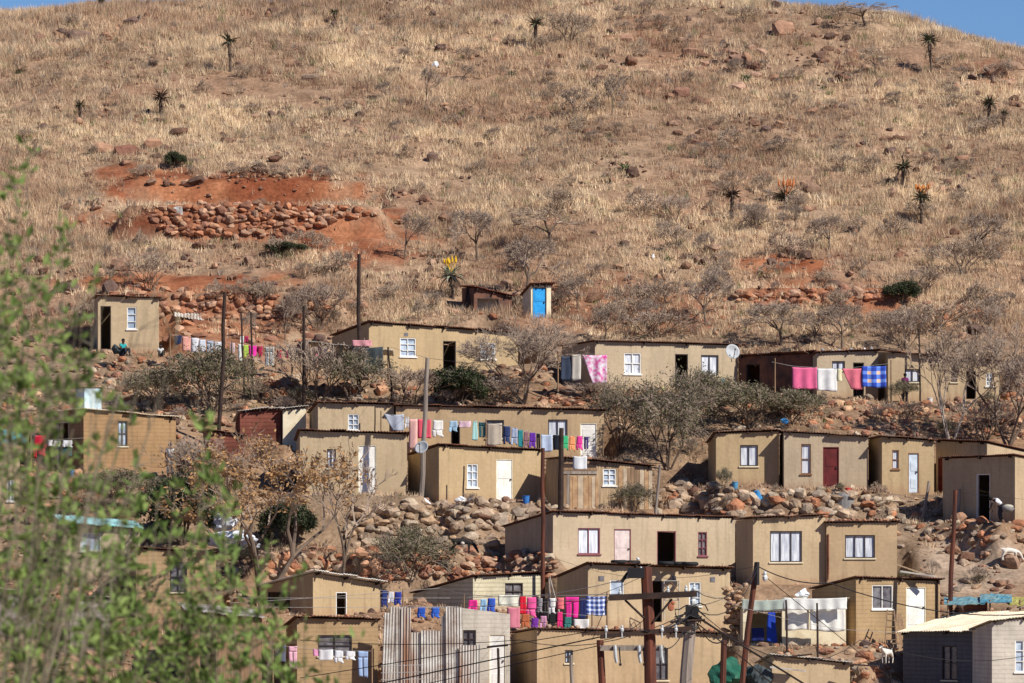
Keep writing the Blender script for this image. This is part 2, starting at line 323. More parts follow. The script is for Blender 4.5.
def stones(poly, sp, pal, name, label, cat, seed, kind=None, var=(.6, 1.6), thin=1., group=None):
    px, py = fill_px(poly, sp, seed); r = np.random.default_rng(seed+5); k = r.random(len(px)) < thin; px, py = px[k], py[k]
    pts = hits(px, py); s = sp/F*pts[:, 1]*r.uniform(*var, len(px)); org = pts.mean(0)
    pts[:, 1] -= .12*s; s = s*1.22
    o = link(name, rocks_mesh(name, pts-org, s*1.12, pal, seed=seed), M['rock'], loc=tuple(org))
    return tag(o, label, cat if not kind else None, group, kind) if kind is None else tag(o, None, None, None, kind)

# ---------------------------------------------------------------- house builder
def box_face(P0, P1): d = P1[:2]-P0[:2]; L = np.linalg.norm(d); d = d/L; return d, L, np.array((d[1], -d[0]))
class Face:
    def __init__(s, P0, P1, zt0, zt1, zb):
        s.P0 = np.array(P0, float); s.d, s.L, s.n = box_face(np.array(P0), np.array(P1)); s.zt0, s.zt1, s.zb = zt0, zt1, zb
    def u(s, px): k = (px-512)/F; return (k*s.P0[1]-s.P0[0])/(s.d[0]-k*s.d[1])
    def z(s, py, u): return (HZ-py)/F*(s.P0[1]+s.d[1]*u)
    def pt(s, u, z, dep=0): q = s.P0[:2]+s.d*u-s.n*dep; return (q[0], q[1], z)
    def rect(s, x0, y0, x1, y1):
        u0, u1 = s.u(x0), s.u(x1); um = (u0+u1)/2; return (max(u0, .03), min(u1, s.L-.03), max(s.z(y1, um), s.zb+.02), min(s.z(y0, um), min(s.zt0, s.zt1)-.1))
    def mesh(s, mb, op, t=.2):
        us = sorted({0, s.L, *[o[0] for o in op], *[o[1] for o in op]}); zm = min(s.zt0, s.zt1)-.03
        zs = sorted({s.zb, zm, *[o[2] for o in op], *[o[3] for o in op]})
        zt = lambda u: s.zt0+(s.zt1-s.zt0)*u/s.L
        for a, b in zip(us, us[1:]):
            if b-a < 1e-4: continue
            for c, e in zip(zs, zs[1:]):
                if any(o[0]-1e-5 <= a and b <= o[1]+1e-5 and o[2]-1e-5 <= c and e <= o[3]+1e-5 for o in op): continue
                mb.quad(s.pt(a, c), s.pt(b, c), s.pt(b, e), s.pt(a, e))
            mb.quad(s.pt(a, zm), s.pt(b, zm), s.pt(b, zt(b)), s.pt(a, zt(a)))
        for (u0, u1, z0, z1) in op:
            c = [(u0, z0), (u1, z0), (u1, z1), (u0, z1)]
            for (p, q) in zip(c, c[1:]+c[:1]): mb.quad(s.pt(*p), s.pt(*p, t), s.pt(*q, t), s.pt(*q))
    def slab(s, mb, u0, u1, z0, z1, d0, d1):
        a = np.array(s.pt(u0, z0, d1)); mb.box(a, np.array(s.pt(u1, z0, d1))-a, np.array(s.pt(u0, z0, d0))-a, (0, 0, z1-z0))
STY = {  # style: (frame material, pane material, columns, rows)
 'blue': ('white', 'paleglass', 2, 3), 'curt': ('framedark', 'curtain', 2, 1), 'whitecurt': ('white', 'curtain', 2, 2), 'plum': ('frameplum', 'curtain', 2, 1),
 'plumdull': ('frameplum', 'dullglass', 2, 3), 'dull': ('white', 'dullglass', 2, 1), 'grey': ('framedark', 'paleglass', 2, 2), 'brown': ('framebrown', 'curtain', 1, 2),
 'tri': ('white', 'paleglass', 1, 3), 'darkg': ('framedark', 'dullglass', 2, 2), 'wide': ('framedark', 'curtain', 3, 1), 'plain': ('white', 'paleglass', 1, 1), 'maroon': ('maroon', 'curtain', 1, 2), 'shut': ('framebrown', 'tanbrick', 1, 1)}
def add_feature(face, root, org, f):
    kind, x0, y0, x1, y1, sty = f[:6]; lab = f[6] if len(f) > 6 else None
    u0, u1, z0, z1 = face.rect(x0, y0, x1, y1)
    if kind == 'win':
        fm, pm, nx, ny = STY[sty]; fw = .05; mb = MB()
        for a in ((u0, u1, z0, z0+fw), (u0, u1, z1-fw, z1), (u0, u0+fw, z0+fw, z1-fw), (u1-fw, u1, z0+fw, z1-fw)): face.slab(mb, *a, .02, .09)
        for i in range(1, nx): um = u0+(u1-u0)*i/nx; face.slab(mb, um-.02, um+.02, z0+fw, z1-fw, .03, .08)
        for j in range(1, ny): zm = z0+(z1-z0)*j/ny; face.slab(mb, u0+fw, u1-fw, zm-.018, zm+.018, .035, .075)
        w = mb.build('window', M[fm], root, org); pb = MB(); face.slab(pb, u0+.01, u1-.01, z0+.01, z1-.01, .1, .12); p = pb.build('pane', M[pm], w, org)
        sb = MB(); face.slab(sb, u0-.06, u1+.06, z0-.07, z0-.004, -.06, .05); sb.build('sill', M[fm if fm != 'framedark' else 'cream'], w, org)
        if lab: w['label'] = lab
    elif kind == 'door':
        mb = MB(); fw = .045
        fm = {'white': 'cream', 'maroon': 'maroon', 'pinkdoor': 'frameplum', 'open': 'framedark', 'openplum': 'frameplum', 'openwhite': 'white', 'palebluedoor': 'framebrown'}.get(sty, 'framedark')
        for a in ((u0, u1, z1-fw, z1), (u0, u0+fw, z0, z1-fw), (u1-fw, u1, z0, z1-fw)): face.slab(mb, *a, .01, .1)
        fr = mb.build('door_frame', M[fm], root, org)
        if not sty.startswith('open'):
            pb = MB(); face.slab(pb, u0+fw+.003, u1-fw-.003, z0+.02, z1-fw-.003, .05, .09)
            for zz in (z0+.25, z0+(z1-z0)*.55):
                face.slab(pb, u0+.15, u1-.15, zz, zz+.5, .035, .0495)
            d = pb.build('door', M[sty], root, org)
            hb = MB(); hz = z0+(z1-z0)*.5; face.slab(hb, u1-.16, u1-.1, hz, hz+.09, -.01, .034); hb.build('handle', M['framedark'], d, org)
            if lab: d['label'] = lab
    elif kind == 'vent':
        mb = MB(); face.slab(mb, u0, u1, z0, z1, -.02, .02); mb.build('vent', M['dullglass'], root, org)
    elif kind == 'pipe':
        mb = MB(); um = (u0+u1)/2; mb.tube([face.pt(um, face.z(y0, um), -.08), face.pt(um, face.z(y1, um), -.08)], .05, 6); mb.build('downpipe', M[sty], root, org)
HOUSES = []
def house(label, x0, yt0, x1, yt1, yb, sx=None, syt=None, D=4.2, th=9, wall='ochre', roof='rust', feats=(), side=(), Y=None, drop=.45, ov=.22, group=None, fext=.9, fb=1.0, name='mud_house', cat='house', nraf=None, plat=True, drp=None, roofside=.14, zadd=0, corr=.15):
    """front wall from pixel x0 to x1; left side wall visible as far as sx, its far top at syt"""
    HOUSES.append(dict(label=label, x0=x0, yt0=yt0, x1=x1, yt1=yt1, yb=yb, sx=sx, syt=syt, D=D, th=th, wall=wall, roof=roof, feats=feats, side=side, Y=Y, drop=drop, ov=ov, fext=fext, fb=fb, name=name, cat=cat, nraf=nraf, plat=plat, roofside=roofside, zadd=zadd, corr=corr))
    h = HOUSES[-1]
    Yb = Y or yof(yb); k0 = (x0-512)/F; A = np.array((k0*Yb, Yb)); thr = R(th)
    if sx is not None:
        lo, hi = R(-5), R(80)
        for _ in range(40):
            t = (lo+hi)/2; c = A+D*np.array((-math.sin(t), math.cos(t))); q = 512+F*c[0]/c[1]
            if q > sx: lo = t
            else: hi = t
        thr = (lo+hi)/2
    d = np.array((math.cos(thr), math.sin(thr))); b = np.array((-d[1], d[0])); k1 = (x1-512)/F
    L = (k1*A[1]-A[0])/(d[0]-k1*d[1]); B = A+d*L; C = A+b*D; E = B+b*D
    zb = (HZ-yb)/F*A[1]; zA = (HZ-yt0)/F*A[1]; zB = (HZ-yt1)/F*B[1]
    dr = drop if syt is None else zA-(HZ-syt)/F*C[1]
    h.update(A=A, B=B, C=C, E=E, zb=zb, zA=zA, zB=zB, dr=dr, dv=d, bv=b, L=L, thr=thr)
    if plat:
        c = (A+E)/2-b*(fext/2); platform(c[0], c[1], thr, L/2+.4, D/2+.2+fext/2, zb, 1.0, fb)
    return h
def corr_sheet(mb, o, du, dvv, W_, Dp, per=.15, amp=.02, th=.025, jag=.05, seed=0, zfun=None):
    """corrugated sheet in panels; o origin, du/dv unit vectors, corrugation along dv"""
    r = np.random.default_rng(seed); o = np.array(o); du = np.array(du); dvv = np.array(dvv); nn = np.cross(du, dvv); nn /= np.linalg.norm(nn)
    u = 0
    while u < W_-.05:
        w = min(.82, W_-u); k = max(int(w/per*4), 4); tl = r.uniform(-.03, .03); j0, j1 = r.uniform(-jag, jag), r.uniform(-jag, jag); off = r.uniform(0, .045)
        vs = []; fs = []
        for i in range(k+1):
            uu = u+w*i/k; a = amp*math.sin(2*math.pi*uu/per)+off
            for (vv, q) in ((-j0, 0), (Dp+j1, 0), (Dp+j1, -th), (-j0, -th)): vs.append(o+du*uu+dvv*vv+nn*(a+q+tl*(uu-u)))
        for i in range(k):
            a = i*4; b = a+4
            fs += [(a, b, b+1, a+1), (a+1, b+1, b+2, a+2), (a+2, b+2, b+3, a+3), (a+3, b+3, b, a)]
        fs += [(0, 1, 2, 3), (k*4+3, k*4+2, k*4+1, k*4)]
        mb.add(vs, fs); u += w-.003
def raise_house(h, idx):
    if h['wall'] == 'ochre': h['wall'] = ('ochre', 'ochre_b', 'ochre_c', 'ochre_d', 'ochre_e')[(idx*7+idx//3) % 5]
    A, B, C, E, zb, zA, zB, dr, d, b, L = [h[k] for k in ('A', 'B', 'C', 'E', 'zb', 'zA', 'zB', 'dr', 'dv', 'bv', 'L')]
    mid = (A+E)/2; org = np.array((mid[0], mid[1], zb)); root = thing(h['name'], h['label'], h['cat'], org); zf = zb-1.1
    mb = MB(); fa = Face(A, B, zA, zB, zf); fs = Face(C, A, zA-dr, zA, zf)
    ops = lambda fc, ft: [fc.rect(*f[1:5]) for f in ft if f[0] in ('win', 'door')]
    fa.mesh(mb, ops(fa, h['feats'])); fs.mesh(mb, ops(fs, h['side']))
    Face(B, E, zB, zB-dr, zf).mesh(mb, []); Face(E, C, zB-dr, zA-dr, zf).mesh(mb, [])
    mb.build('wall', M[h['wall']], root, org)
    for f in h['feats']: add_feature(fa, root, org, f)
    for f in h['side']: add_feature(fs, root, org, f)
    if h['roof']:
        D = h['D']; ov = h['ov']; sd = h['roofside']; sl = (zB-zA)/L; sb = -dr/D
        du = np.array((d[0], d[1], sl)); dv = np.array((b[0], b[1], sb)); o = np.array((A[0], A[1], zA+.07))-du*sd-dv*ov
        mb = MB(); corr_sheet(mb, o, du, dv, L+2*sd, D+ov+.2, seed=idx, per=h['corr'], jag=.09); mb.build('roof', M[h['roof']], root, org)
        n = h['nraf'] if h['nraf'] is not None else max(3, int(L/1.7))
        for i in range(n):
            u = .25+(L-.5)*i/max(n-1, 1)+random.uniform(-.15, .15); r = MB(); q = np.array((A[0], A[1], zA-.085))+du*u-dv*(ov*.9)
            r.box(q-du*.035, du*.07, dv*(ov*.9+.12), np.array((0, 0, .11))); r.build('rafter', M['darkwood'], root, org)
    h['root'] = root; h['org'] = org; h['fa'] = fa; h['fs'] = fs
    return root
# ---------------------------------------------------------------- houses (declared first so that the ground can be levelled under them)
house('ochre flat-roofed house with three-pane window, highest and leftmost on the hill', 98, 296, 159, 298.5, 354, sx=94, syt=300, feats=[('win', 127, 307, 136.5, 329, 'tri'), ('door', 100.5, 306, 111, 350, 'open')], D=4, fext=1.4)
house('long ochre house with blue-white window, above the street of laundry poles', 369, 323, 518, 333.5, 380, sx=332, syt=337, feats=[('win', 400, 338, 416, 356.5, 'blue'), ('door', 443, 341, 456, 377, 'open'), ('win', 480, 343, 495.5, 359, 'blue'), ('vent', 404, 333, 408, 336, 0)], D=4.4)
house('ochre house with satellite dish and purple door curtain, shade-roofed on its left', 595, 341.5, 737, 345.5, 391, sx=562, syt=347, feats=[('win', 624, 353, 641, 374, 'whitecurt'), ('door', 675, 354, 688, 388, 'open'), ('win', 701, 355, 718.5, 375.5, 'curt')], D=4.6)
house('dark rusty sheet shed left of the hanging pink and white sheets', 739, 357, 817, 353.5, 397, th=-42, D=1.4, Y=306, wall='rust', feats=[('door', 746, 364, 760, 395, 'open')], name='sheet_iron_shed', cat='shed')
house('small ochre house behind the washing line of pink, white and blue blankets', 817, 353, 878, 351, 399, feats=[('win', 832, 361, 845, 370, 'curt'), ('door', 853, 362.5, 864, 397, 'open')], D=4)
house('ochre house with steep sloping roof line behind the white-trunked bare tree', 888, 352, 1000, 362, 402, sx=878, syt=352, feats=[('win', 905, 369, 920, 382, 'curt'), ('win', 951, 368, 957.5, 382, 'darkg'), ('door', 966, 371, 976, 399, 'open'), ('win', 986, 373, 992.5, 386, 'blue')], D=4)
H6 = house('brown mud-brick house with a pale steel box standing on its roof', 83.6, 410, 176, 418.5, 474, sx=45, syt=414.5, wall='brown', roof='creamsheet', feats=[('win', 118, 421, 127.5, 446, 'grey')], side=[('door', 57, 422, 68.5, 465, 'openwhite')], D=4.2)
house('ochre house cut by the left picture edge below the turquoise cloth', -30, 453, 20, 455, 512, feats=[('win', 7, 480, 14, 501, 'blue')], D=3.5)
house('narrow rust-red sheet shed at the foot of the leaning pole', 210, 431, 244, 436, 462, sx=203, syt=432, D=2, wall='rustred', name='sheet_iron_shed', cat='shed', plat=True)
house('low maroon corrugated shed beside the cream sheeted one', 240, 413, 281, 409, 445, D=2.2, wall='rustred', roof='zinc', name='sheet_iron_shed', cat='shed')
house('little shed clad in patchy cream sheets next to the maroon shed', 283, 410, 306, 408, 445, D=2.2, wall='cream', roof='zinc', name='sheet_iron_shed', cat='shed')
H8 = house('ochre room with small white window above the roof of the tan-tree house', 318, 403, 394, 405, 462, feats=[('win', 348, 414, 359, 430, 'blue')], D=3.6)
H9 = house('long ochre house behind the colourful washing line, white door at right', 396, 406, 604, 411, 460, feats=[('door', 451, 425, 460, 458, 'open'), ('win', 486, 420, 504, 438, 'darkg'), ('win', 548, 419.5, 567.5, 437, 'curt'), ('door', 580, 423, 597, 458, 'white')], D=4, th=4, ov=.2)
house('ochre house with tall white door behind the bare tree with tan leaves', 300, 431, 407, 434.5, 497, feats=[('win', 327, 449, 336, 468, 'curt'), ('door', 358, 445, 376.5, 495, 'white')], D=3.6, th=5, fext=4.6, fb=1.5)
house('ochre house with bright white door above the rounded boulder wall', 439, 446, 541, 451, 503, sx=408, syt=456, feats=[('win', 467, 464, 478, 487.5, 'blue'), ('door', 496, 459, 513, 502, 'white')], D=3.6, fext=3.6, fb=1.4)
house('weathered wooden plank shack with a white cloth under its eave', 563, 458, 652, 467, 509, sx=546, syt=460, wall='woodpale', roof='rust', feats=[('win', 603, 467, 616, 485.5, 'blue')], D=2.6, name='plank_shack', cat='shack', fext=1.5)
house('ochre room with white-curtained window beside the big olive thorn tree', 716, 433.5, 779, 431.5, 487, feats=[('win', 740, 445, 758, 466, 'curt')], D=3.8, th=4, fext=3.0, fb=1.2)
house('ochre house with dark red door and tall brown-framed window', 784, 432.5, 868, 437, 491, sx=779.5, syt=435, feats=[('win', 801, 444, 811, 474, 'brown'), ('door', 823, 447, 839, 490, 'maroon')], D=3.6, fext=3.0, fb=1.2)
house('narrow ochre house with pale blue door and tiny brown window', 882, 437, 934, 441, 494.5, sx=868.5, syt=440, feats=[('win', 892, 450, 899, 469, 'brown'), ('door', 908, 453, 919, 493, 'palebluedoor')], D=3)
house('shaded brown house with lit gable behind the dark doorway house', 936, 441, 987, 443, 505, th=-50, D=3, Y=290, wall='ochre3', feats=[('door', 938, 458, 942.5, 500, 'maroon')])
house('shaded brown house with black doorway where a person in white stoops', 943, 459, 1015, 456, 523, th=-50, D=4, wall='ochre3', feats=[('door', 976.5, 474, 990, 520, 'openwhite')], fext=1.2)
H17 = house('long ochre house with plum-framed windows and doors, centre of the village', 553, 512.5, 735, 518.5, 575, sx=505, syt=527, feats=[('win', 578, 528, 600, 554, 'plum'), ('door', 614, 529, 631, 571, 'pinkdoor'), ('door', 657, 531, 676, 571, 'openplum'), ('win', 698, 532, 707, 556, 'plumdull')], D=4.6)
H20 = house('ochre house with wide curtained window left of the red downpipe', 753, 518.5, 825.5, 516, 585, sx=736, syt=521, feats=[('win', 770, 531, 802, 562, 'wide')], D=3.6, th=3)
H20b = house('ochre house with wide window and red stones along its roof', 826.5, 523, 897, 522.5, 585, Y=274.9, feats=[('win', 845, 535, 875, 558, 'wide'), ('pipe', 826.5, 534, 829, 580, 'rustred')], D=3.4, th=3, ov=.15)
H18 = house('ochre house with security gate, car tyres lying on its roof', 588, 564.5, 730, 569.5, 630, sx=557, syt=578, feats=[('win', 610, 580, 624, 596, 'plain'), ('door', 648, 581, 662, 622, 'open'), ('win', 689, 582, 701, 606, 'blue'), ('vent', 598.5, 576, 604, 581, 0), ('vent', 672, 576, 676, 580, 0), ('vent', 710, 577, 715, 582, 0)], D=4.4, ov=.3)
H19 = house('ochre house with small grey windows behind the power poles', 537, 629.5, 722, 634, 692, sx=511, syt=634, feats=[('win', 565, 650, 573, 663, 'grey'), ('win', 655, 648, 668, 680, 'darkg')], D=4.2)
H21 = house('tan mud-brick house with white door and a wooden ladder leaning on it', 856, 578.5, 940, 581, 643, sx=812, syt=590, wall='tanbrick', feats=[('win', 872, 585, 893, 609, 'dull'), ('door', 906, 587, 926, 630, 'white'), ('pipe', 935, 582, 938, 640, 'darkwood')], D=4)
H34 = house('low shack hung with white canvas, blue clothes in its dark opening', 743, 605, 846, 601, 646, D=2.6, th=3, wall='cream', roof='zincpale', feats=[('door', 748, 611, 782, 643, 'open')], name='canvas_shack', cat='shack', ov=.3)
H22 = house('dark grey block house with cream corrugated roof at lower right', 903, 632, 990, 630.5, 700, th=-46, D=3.6, Y=263.5, wall='greyblock', roof='creamsheet', feats=[('win', 942, 646, 957, 680, 'darkg')], drop=-.75, ov=.35)
house('pale block house in the bottom right corner of the village', 992, 622, 1060, 614, 700, Y=257, th=10, wall='paleblock', roof='zincpale', feats=[('win', 1015, 640, 1032, 672, 'blue')], D=4)
H24 = house('shack of cream horizontal sheets with dark window, below the orange stone wall', 473, 577, 545, 574, 612, sx=413, syt=594, wall='zincpale', roof='rust', feats=[('win', 505, 583, 523, 600, 'darkg')], D=4.4, name='sheet_iron_shack', cat='shack')
H25 = house('ochre house under a sloping white roof behind the forked bare tree', 313, 573, 380, 584, 616, sx=260, syt=587, roof='white', side=[('door', 268, 592, 290, 614, 'open')], feats=[('door', 336, 592, 347, 615, 'openwhite')], D=4.4, ov=.45, drop=.8)
H26 = house('tan house with wide grey window behind white laundry and jeans', 297, 618, 378, 620, 692, sx=286, wall='tanbrick', feats=[('win', 318, 635, 352, 656, 'darkg')], D=3.8)
H27 = house('pale block room with white door behind the corrugated iron fence', 447, 606, 510, 614, 692, wall='paleblock', roof=None, feats=[('door', 489, 634, 506, 690, 'white'), ('win', 463, 630, 476, 648, 'darkg')], D=3, th=4, name='block_room', cat='building')
house('ochre house with turquoise roof edge seen through the green bush', 62, 523, 140, 530, 582, roof='turq', feats=[('win', 80, 533, 101, 551, 'plain')], D=4, drop=-.35, ov=.35)
house('tan house with dark window behind the green bush, beside the white plastic', 136, 549, 216, 553, 618, wall='tanbrick', feats=[('win', 170, 562, 187, 592, 'darkg')], D=3.8)
house('low grey rendered wall of a hut at the far left behind leaves', -30, 590, 36, 592, 640, wall='mutedblock', roof='zinc', D=3, name='rendered_hut', cat='hut')
house('small grey rendered hut behind the middle of the green bush', 70, 597, 112, 599, 655, wall='mutedblock', roof='zinc', D=3, name='rendered_hut', cat='hut')
house('plank shed with silvery sheet roof behind the bottom of the bush', 188, 612, 262, 619, 692, wall='wood', roof='zinc', D=3.4, name='plank_shed', cat='shed', drop=-.3, feats=[('door', 200, 626, 216, 690, 'open')])
house('low ochre house with cluttered roof beneath the canvas shack', 772, 656, 850, 664, 700, D=3.4, roof='zinc', name='mud_house', feats=[])
H35 = house('narrow outhouse with a bright blue panelled door', 531, 285.5, 551, 285.5, 319, sx=523, D=1.3, wall='cream', feats=[('door', 532.5, 286.5, 546.5, 318.5, 'bluedoor')], name='outhouse', cat='outhouse', fext=1.2)
H36 = house('half-collapsed rusty sheet shelter next to the flowering aloe', 474, 288, 512, 297, 312, sx=462, syt=288, D=1.8, wall='rust', roof='rustred', feats=[('door', 477, 296, 499, 311.5, 'open')], name='sheet_iron_shelter', cat='shelter', fext=1.2)
terrace(128, 375, 236, 205, 8.5); terrace(738, 888, 308, 288, 5); terrace(98, 330, 320, 292, 4)
terrace(262, 550, 580, 553, 2.6, fb=.8)
terrace(300, 440, 408, 398, 3, fb=.6); terrace(170, 300, 375, 361, 3)
make_heights()
# ---- ground sheet
X, Y = np.meshgrid(gx, gy, indexing='ij'); nx_, ny_ = X.shape
V = np.stack([X, Y, HG], -1).reshape(-1, 3); idx = np.arange(nx_*ny_).reshape(nx_, ny_)
Fq = np.stack([idx[:-1, :-1], idx[1:, :-1], idx[1:, 1:], idx[:-1, 1:]], -1).reshape(-1, 4)
SOIL = [(245, 192, 125, 20, 1.2), (160, 178, 55, 14, .9), (330, 232, 85, 24, .95), (190, 283, 110, 11, .95), (350, 245, 60, 20, .8), (770, 264, 60, 8, 1), (810, 298, 85, 15, .8), (600, 296, 60, 22, .55),
        (680, 312, 60, 18, .5), (965, 312, 28, 9, .8), (545, 325, 60, 8, .4), (240, 225, 140, 14, .9), (215, 320, 110, 30, .7), (700, 60, 40, 14, .3), (640, 30, 30, 16, .3), (995, 75, 30, 14, .45)]
def proj(V): return 512+F*V[:, 0]/V[:, 1], HZ-F*V[:, 2]/V[:, 1]
def soil(px, py, x, y):
    m = np.zeros(len(px)); w = vnoise(x, y, 1.7, 21)*1.2+vnoise(x, y, .7, 22)*1.1+vnoise(x, y, 4, 23)*.8
    for cx, cy, rx, ry, s in SOIL:
        d = np.sqrt(((px-cx)/rx)**2+((py-cy)/ry)**2); m = np.maximum(m, s*np.clip((1.25-d+w*.5)/.45, 0, 1))
    return np.clip(m, 0, 1)
def groundcol(V):
    ok = V[:, 1] > 200; Vs = V.copy(); Vs[~ok, 1] = 200; px, py = proj(Vs); x, y = V[:, 0], V[:, 1]
    s = soil(px, py, x, y)*ok
    n1 = (vnoise(x, y, 6, 31)+.5)[:, None]; n2 = (vnoise(x, y, 1.1, 32)+.5)[:, None]
    hill = np.array((.42, .29, .19))*(1-n1)+np.array((.34, .20, .13))*n1
    hill = hill*(.62+.4*n2)
    vill = np.array((.33, .20, .12))*(1-n1)+np.array((.28, .20, .135))*n1; vill = vill*(.65+.5*n2)
    t = np.clip((py-335+40*(n1[:, 0]-.5))/25, 0, 1)[:, None]; t = np.where(ok[:, None], t, 0)
    c = hill*(1-t)+vill*t
    g = np.clip(1-np.hypot((px-975)/70, (py-565)/38), 0, .4)[:, None]/.4; c = c*(1-g)+np.array((.36, .27, .20))*(.8+.4*n2)*g
    red = np.array((.20, .058, .028))*(1-n2)+np.array((.40, .17, .085))*n2
    return c*(1-s[:, None])+red*s[:, None]
gme = npmesh('hillside', V, Fq, groundcol(V)); gme.polygons.foreach_set('use_smooth', [True]*len(gme.polygons))
tag(link('hillside_ground', gme, M['ground']), kind='structure')
# ---- houses
for i, h in enumerate(HOUSES): raise_house(h, i)

# ---------------------------------------------------------------- dry grass (uncountable)
def grass():
    r = np.random.default_rng(3); n = 170000
    x = r.uniform(-44, 44, n); y = r.uniform(262, 397, n); z = H(x, y); px, py = proj(np.stack([x, y, z], 1))
    s = soil(px, py, x, y); cl = vnoise(x, y, 2.6, 41)+vnoise(x, y, 8, 42)*.8
    dens = np.clip(.62+cl*1.1, .10, 1)*(1-s*.93)
    dens = np.where(py > 335, np.clip(cl*.7+.12, 0, .5), dens); dens = np.where((py > 250) & (py <= 335), dens*.7, dens)
    k = r.random(n) < dens
    for h in HOUSES:
        a = (h['A']+h['E'])/2; q = np.stack([x, y], 1)-a; u = abs(q@h['dv']); v = abs(q@h['bv']); k &= ~((u < h['L']/2+.3) & (v < h['D']/2+.9))
    x, y, z, px, py = x[k], y[k], z[k], px[k], py[k]; n = len(x); nb = 15
    tone = vnoise(x, y, 5, 43)*1.1+vnoise(x, y, 1.4, 46)*.6+.50+r.normal(0, .20, n); t2 = vnoise(x, y, 14, 44)+.5
    tone = np.clip(tone, 0, 1.15); c = np.array((.95, .775, .52))*tone[:, None]+np.array((.38, .255, .17))*(1-tone[:, None]); c = c*(1-.45*t2[:, None])+np.array((.66, .44, .29))*.45*t2[:, None]
    gr = r.random(n) < .07; c[gr] = np.array((.34, .30, .25)); go = r.random(n) < .04; c[go] = np.array((.30, .14, .10))
    dg = r.random(n) < .02; c[dg] = np.array((.2, .24, .1))
    hgt = r.uniform(.2, .58, n)*(1+.5*vnoise(x, y, 3, 45))*np.where(py < 60, 1.25, 1)*np.where(py > 335, .6, 1); lean = r.normal(0, .16, (n, 2))
    B = np.stack([x, y, z], 1)[:, None, :]+np.concatenate([r.normal(0, .16, (n, nb, 2)), np.zeros((n, nb, 1))-.03], 2)
    ang = r.uniform(0, 6.28, (n, nb)); wd = r.uniform(.010, .026, (n, nb)); dx = np.stack([np.cos(ang), np.sin(ang), 0*ang], -1)*wd[..., None]
    hh = hgt[:, None]*r.uniform(.6, 1.15, (n, nb)); tip = B+np.stack([lean[:, :1]*hh*1.2+r.normal(0, .28, (n, nb))*hh, lean[:, 1:]*hh+r.normal(0, .28, (n, nb))*hh, hh], -1)
    V = np.stack([B-dx, B+dx, tip], 2).reshape(-1, 3); Fc = np.arange(len(V)).reshape(-1, 3)
    cc = (c[:, None, None, :]*r.uniform(.75, 1.2, (n, nb, 1, 1))*np.ones((1, 1, 3, 1))).reshape(-1, 3)
    tag(link('dry_grass', npmesh('dry_grass', V, Fc, cc), M['grass']), kind='stuff')
grass()
# ---------------------------------------------------------------- loose rocks, walls of stone
def scatter():
    r = np.random.default_rng(9); n = 26000; x = r.uniform(-42, 42, n); y = r.uniform(262, 393, n)
    k = (vnoise(x, y, 5, 51)+vnoise(x, y, 1.6, 52)*.7+r.normal(0, .12, n)) > .24; x, y = x[k][:7000], y[k][:7000]; s = r.uniform(.14, .38, len(x))*r.choice([.8, 1.2, 2.2, 3.2], len(x), p=[.52, .33, .12, .03])
    p = np.stack([x, y, H(x, y)+s*.2], 1)
    bad = np.zeros(len(x), bool)
    for h in HOUSES:
        q = p[:, :2]-(h['A']+h['E'])/2; bad |= (abs(q@h['dv']) < h['L']/2+.2) & (abs(q@h['bv']) < h['D']/2+.2)
    p, s = p[~bad], s[~bad]
    tag(link('loose_stones', rocks_mesh('loose_stones', p, s, DARKR+[(.42, .25, .16)], seed=3), M['rock']), kind='stuff')
scatter()
stones([(150, 212), (175, 203), (260, 202), (372, 208), (376, 216), (320, 224), (300, 234), (250, 238), (215, 236), (170, 234), (152, 222)], 6.0, RED, 'dry_stone_wall', 'long dry stone wall of red stones below the red cut bank', 'stone wall', 1)
stones([(100, 292), (130, 282), (200, 290), (330, 296), (330, 314), (230, 322), (160, 316), (100, 300)], 6.5, RED, 'dry_stone_wall', 'low red stone wall above the highest left house and red path', 'stone wall', 2, thin=.85)
stones([(730, 293), (800, 290), (885, 282), (890, 300), (850, 308), (740, 305)], 6.0, RED, 'dry_stone_wall', 'dry wall of bright orange stones on the right of the slope', 'stone wall', 3)
stones([(345, 510), (420, 500), (560, 505), (540, 520), (505, 532), (500, 552), (440, 548), (345, 548)], 8.5, TAN, 'retaining_wall', 'retaining wall of big pale rounded boulders below the bright white door', 'stone wall', 4)
stones([(262, 552), (372, 548), (548, 552), (552, 576), (470, 582), (262, 578)], 7.5, RED+TAN[:2], 'dry_stone_wall', 'orange stone terrace wall where the black goat grazes', 'stone wall', 5)
stones([(660, 486), (700, 481), (860, 494), (900, 500), (902, 520), (740, 520), (655, 513)], 9, TAN+[MIX[0]], 'retaining_wall', 'wall of grey-brown boulders with a blue plastic sheet caught in it', 'stone wall', 6)
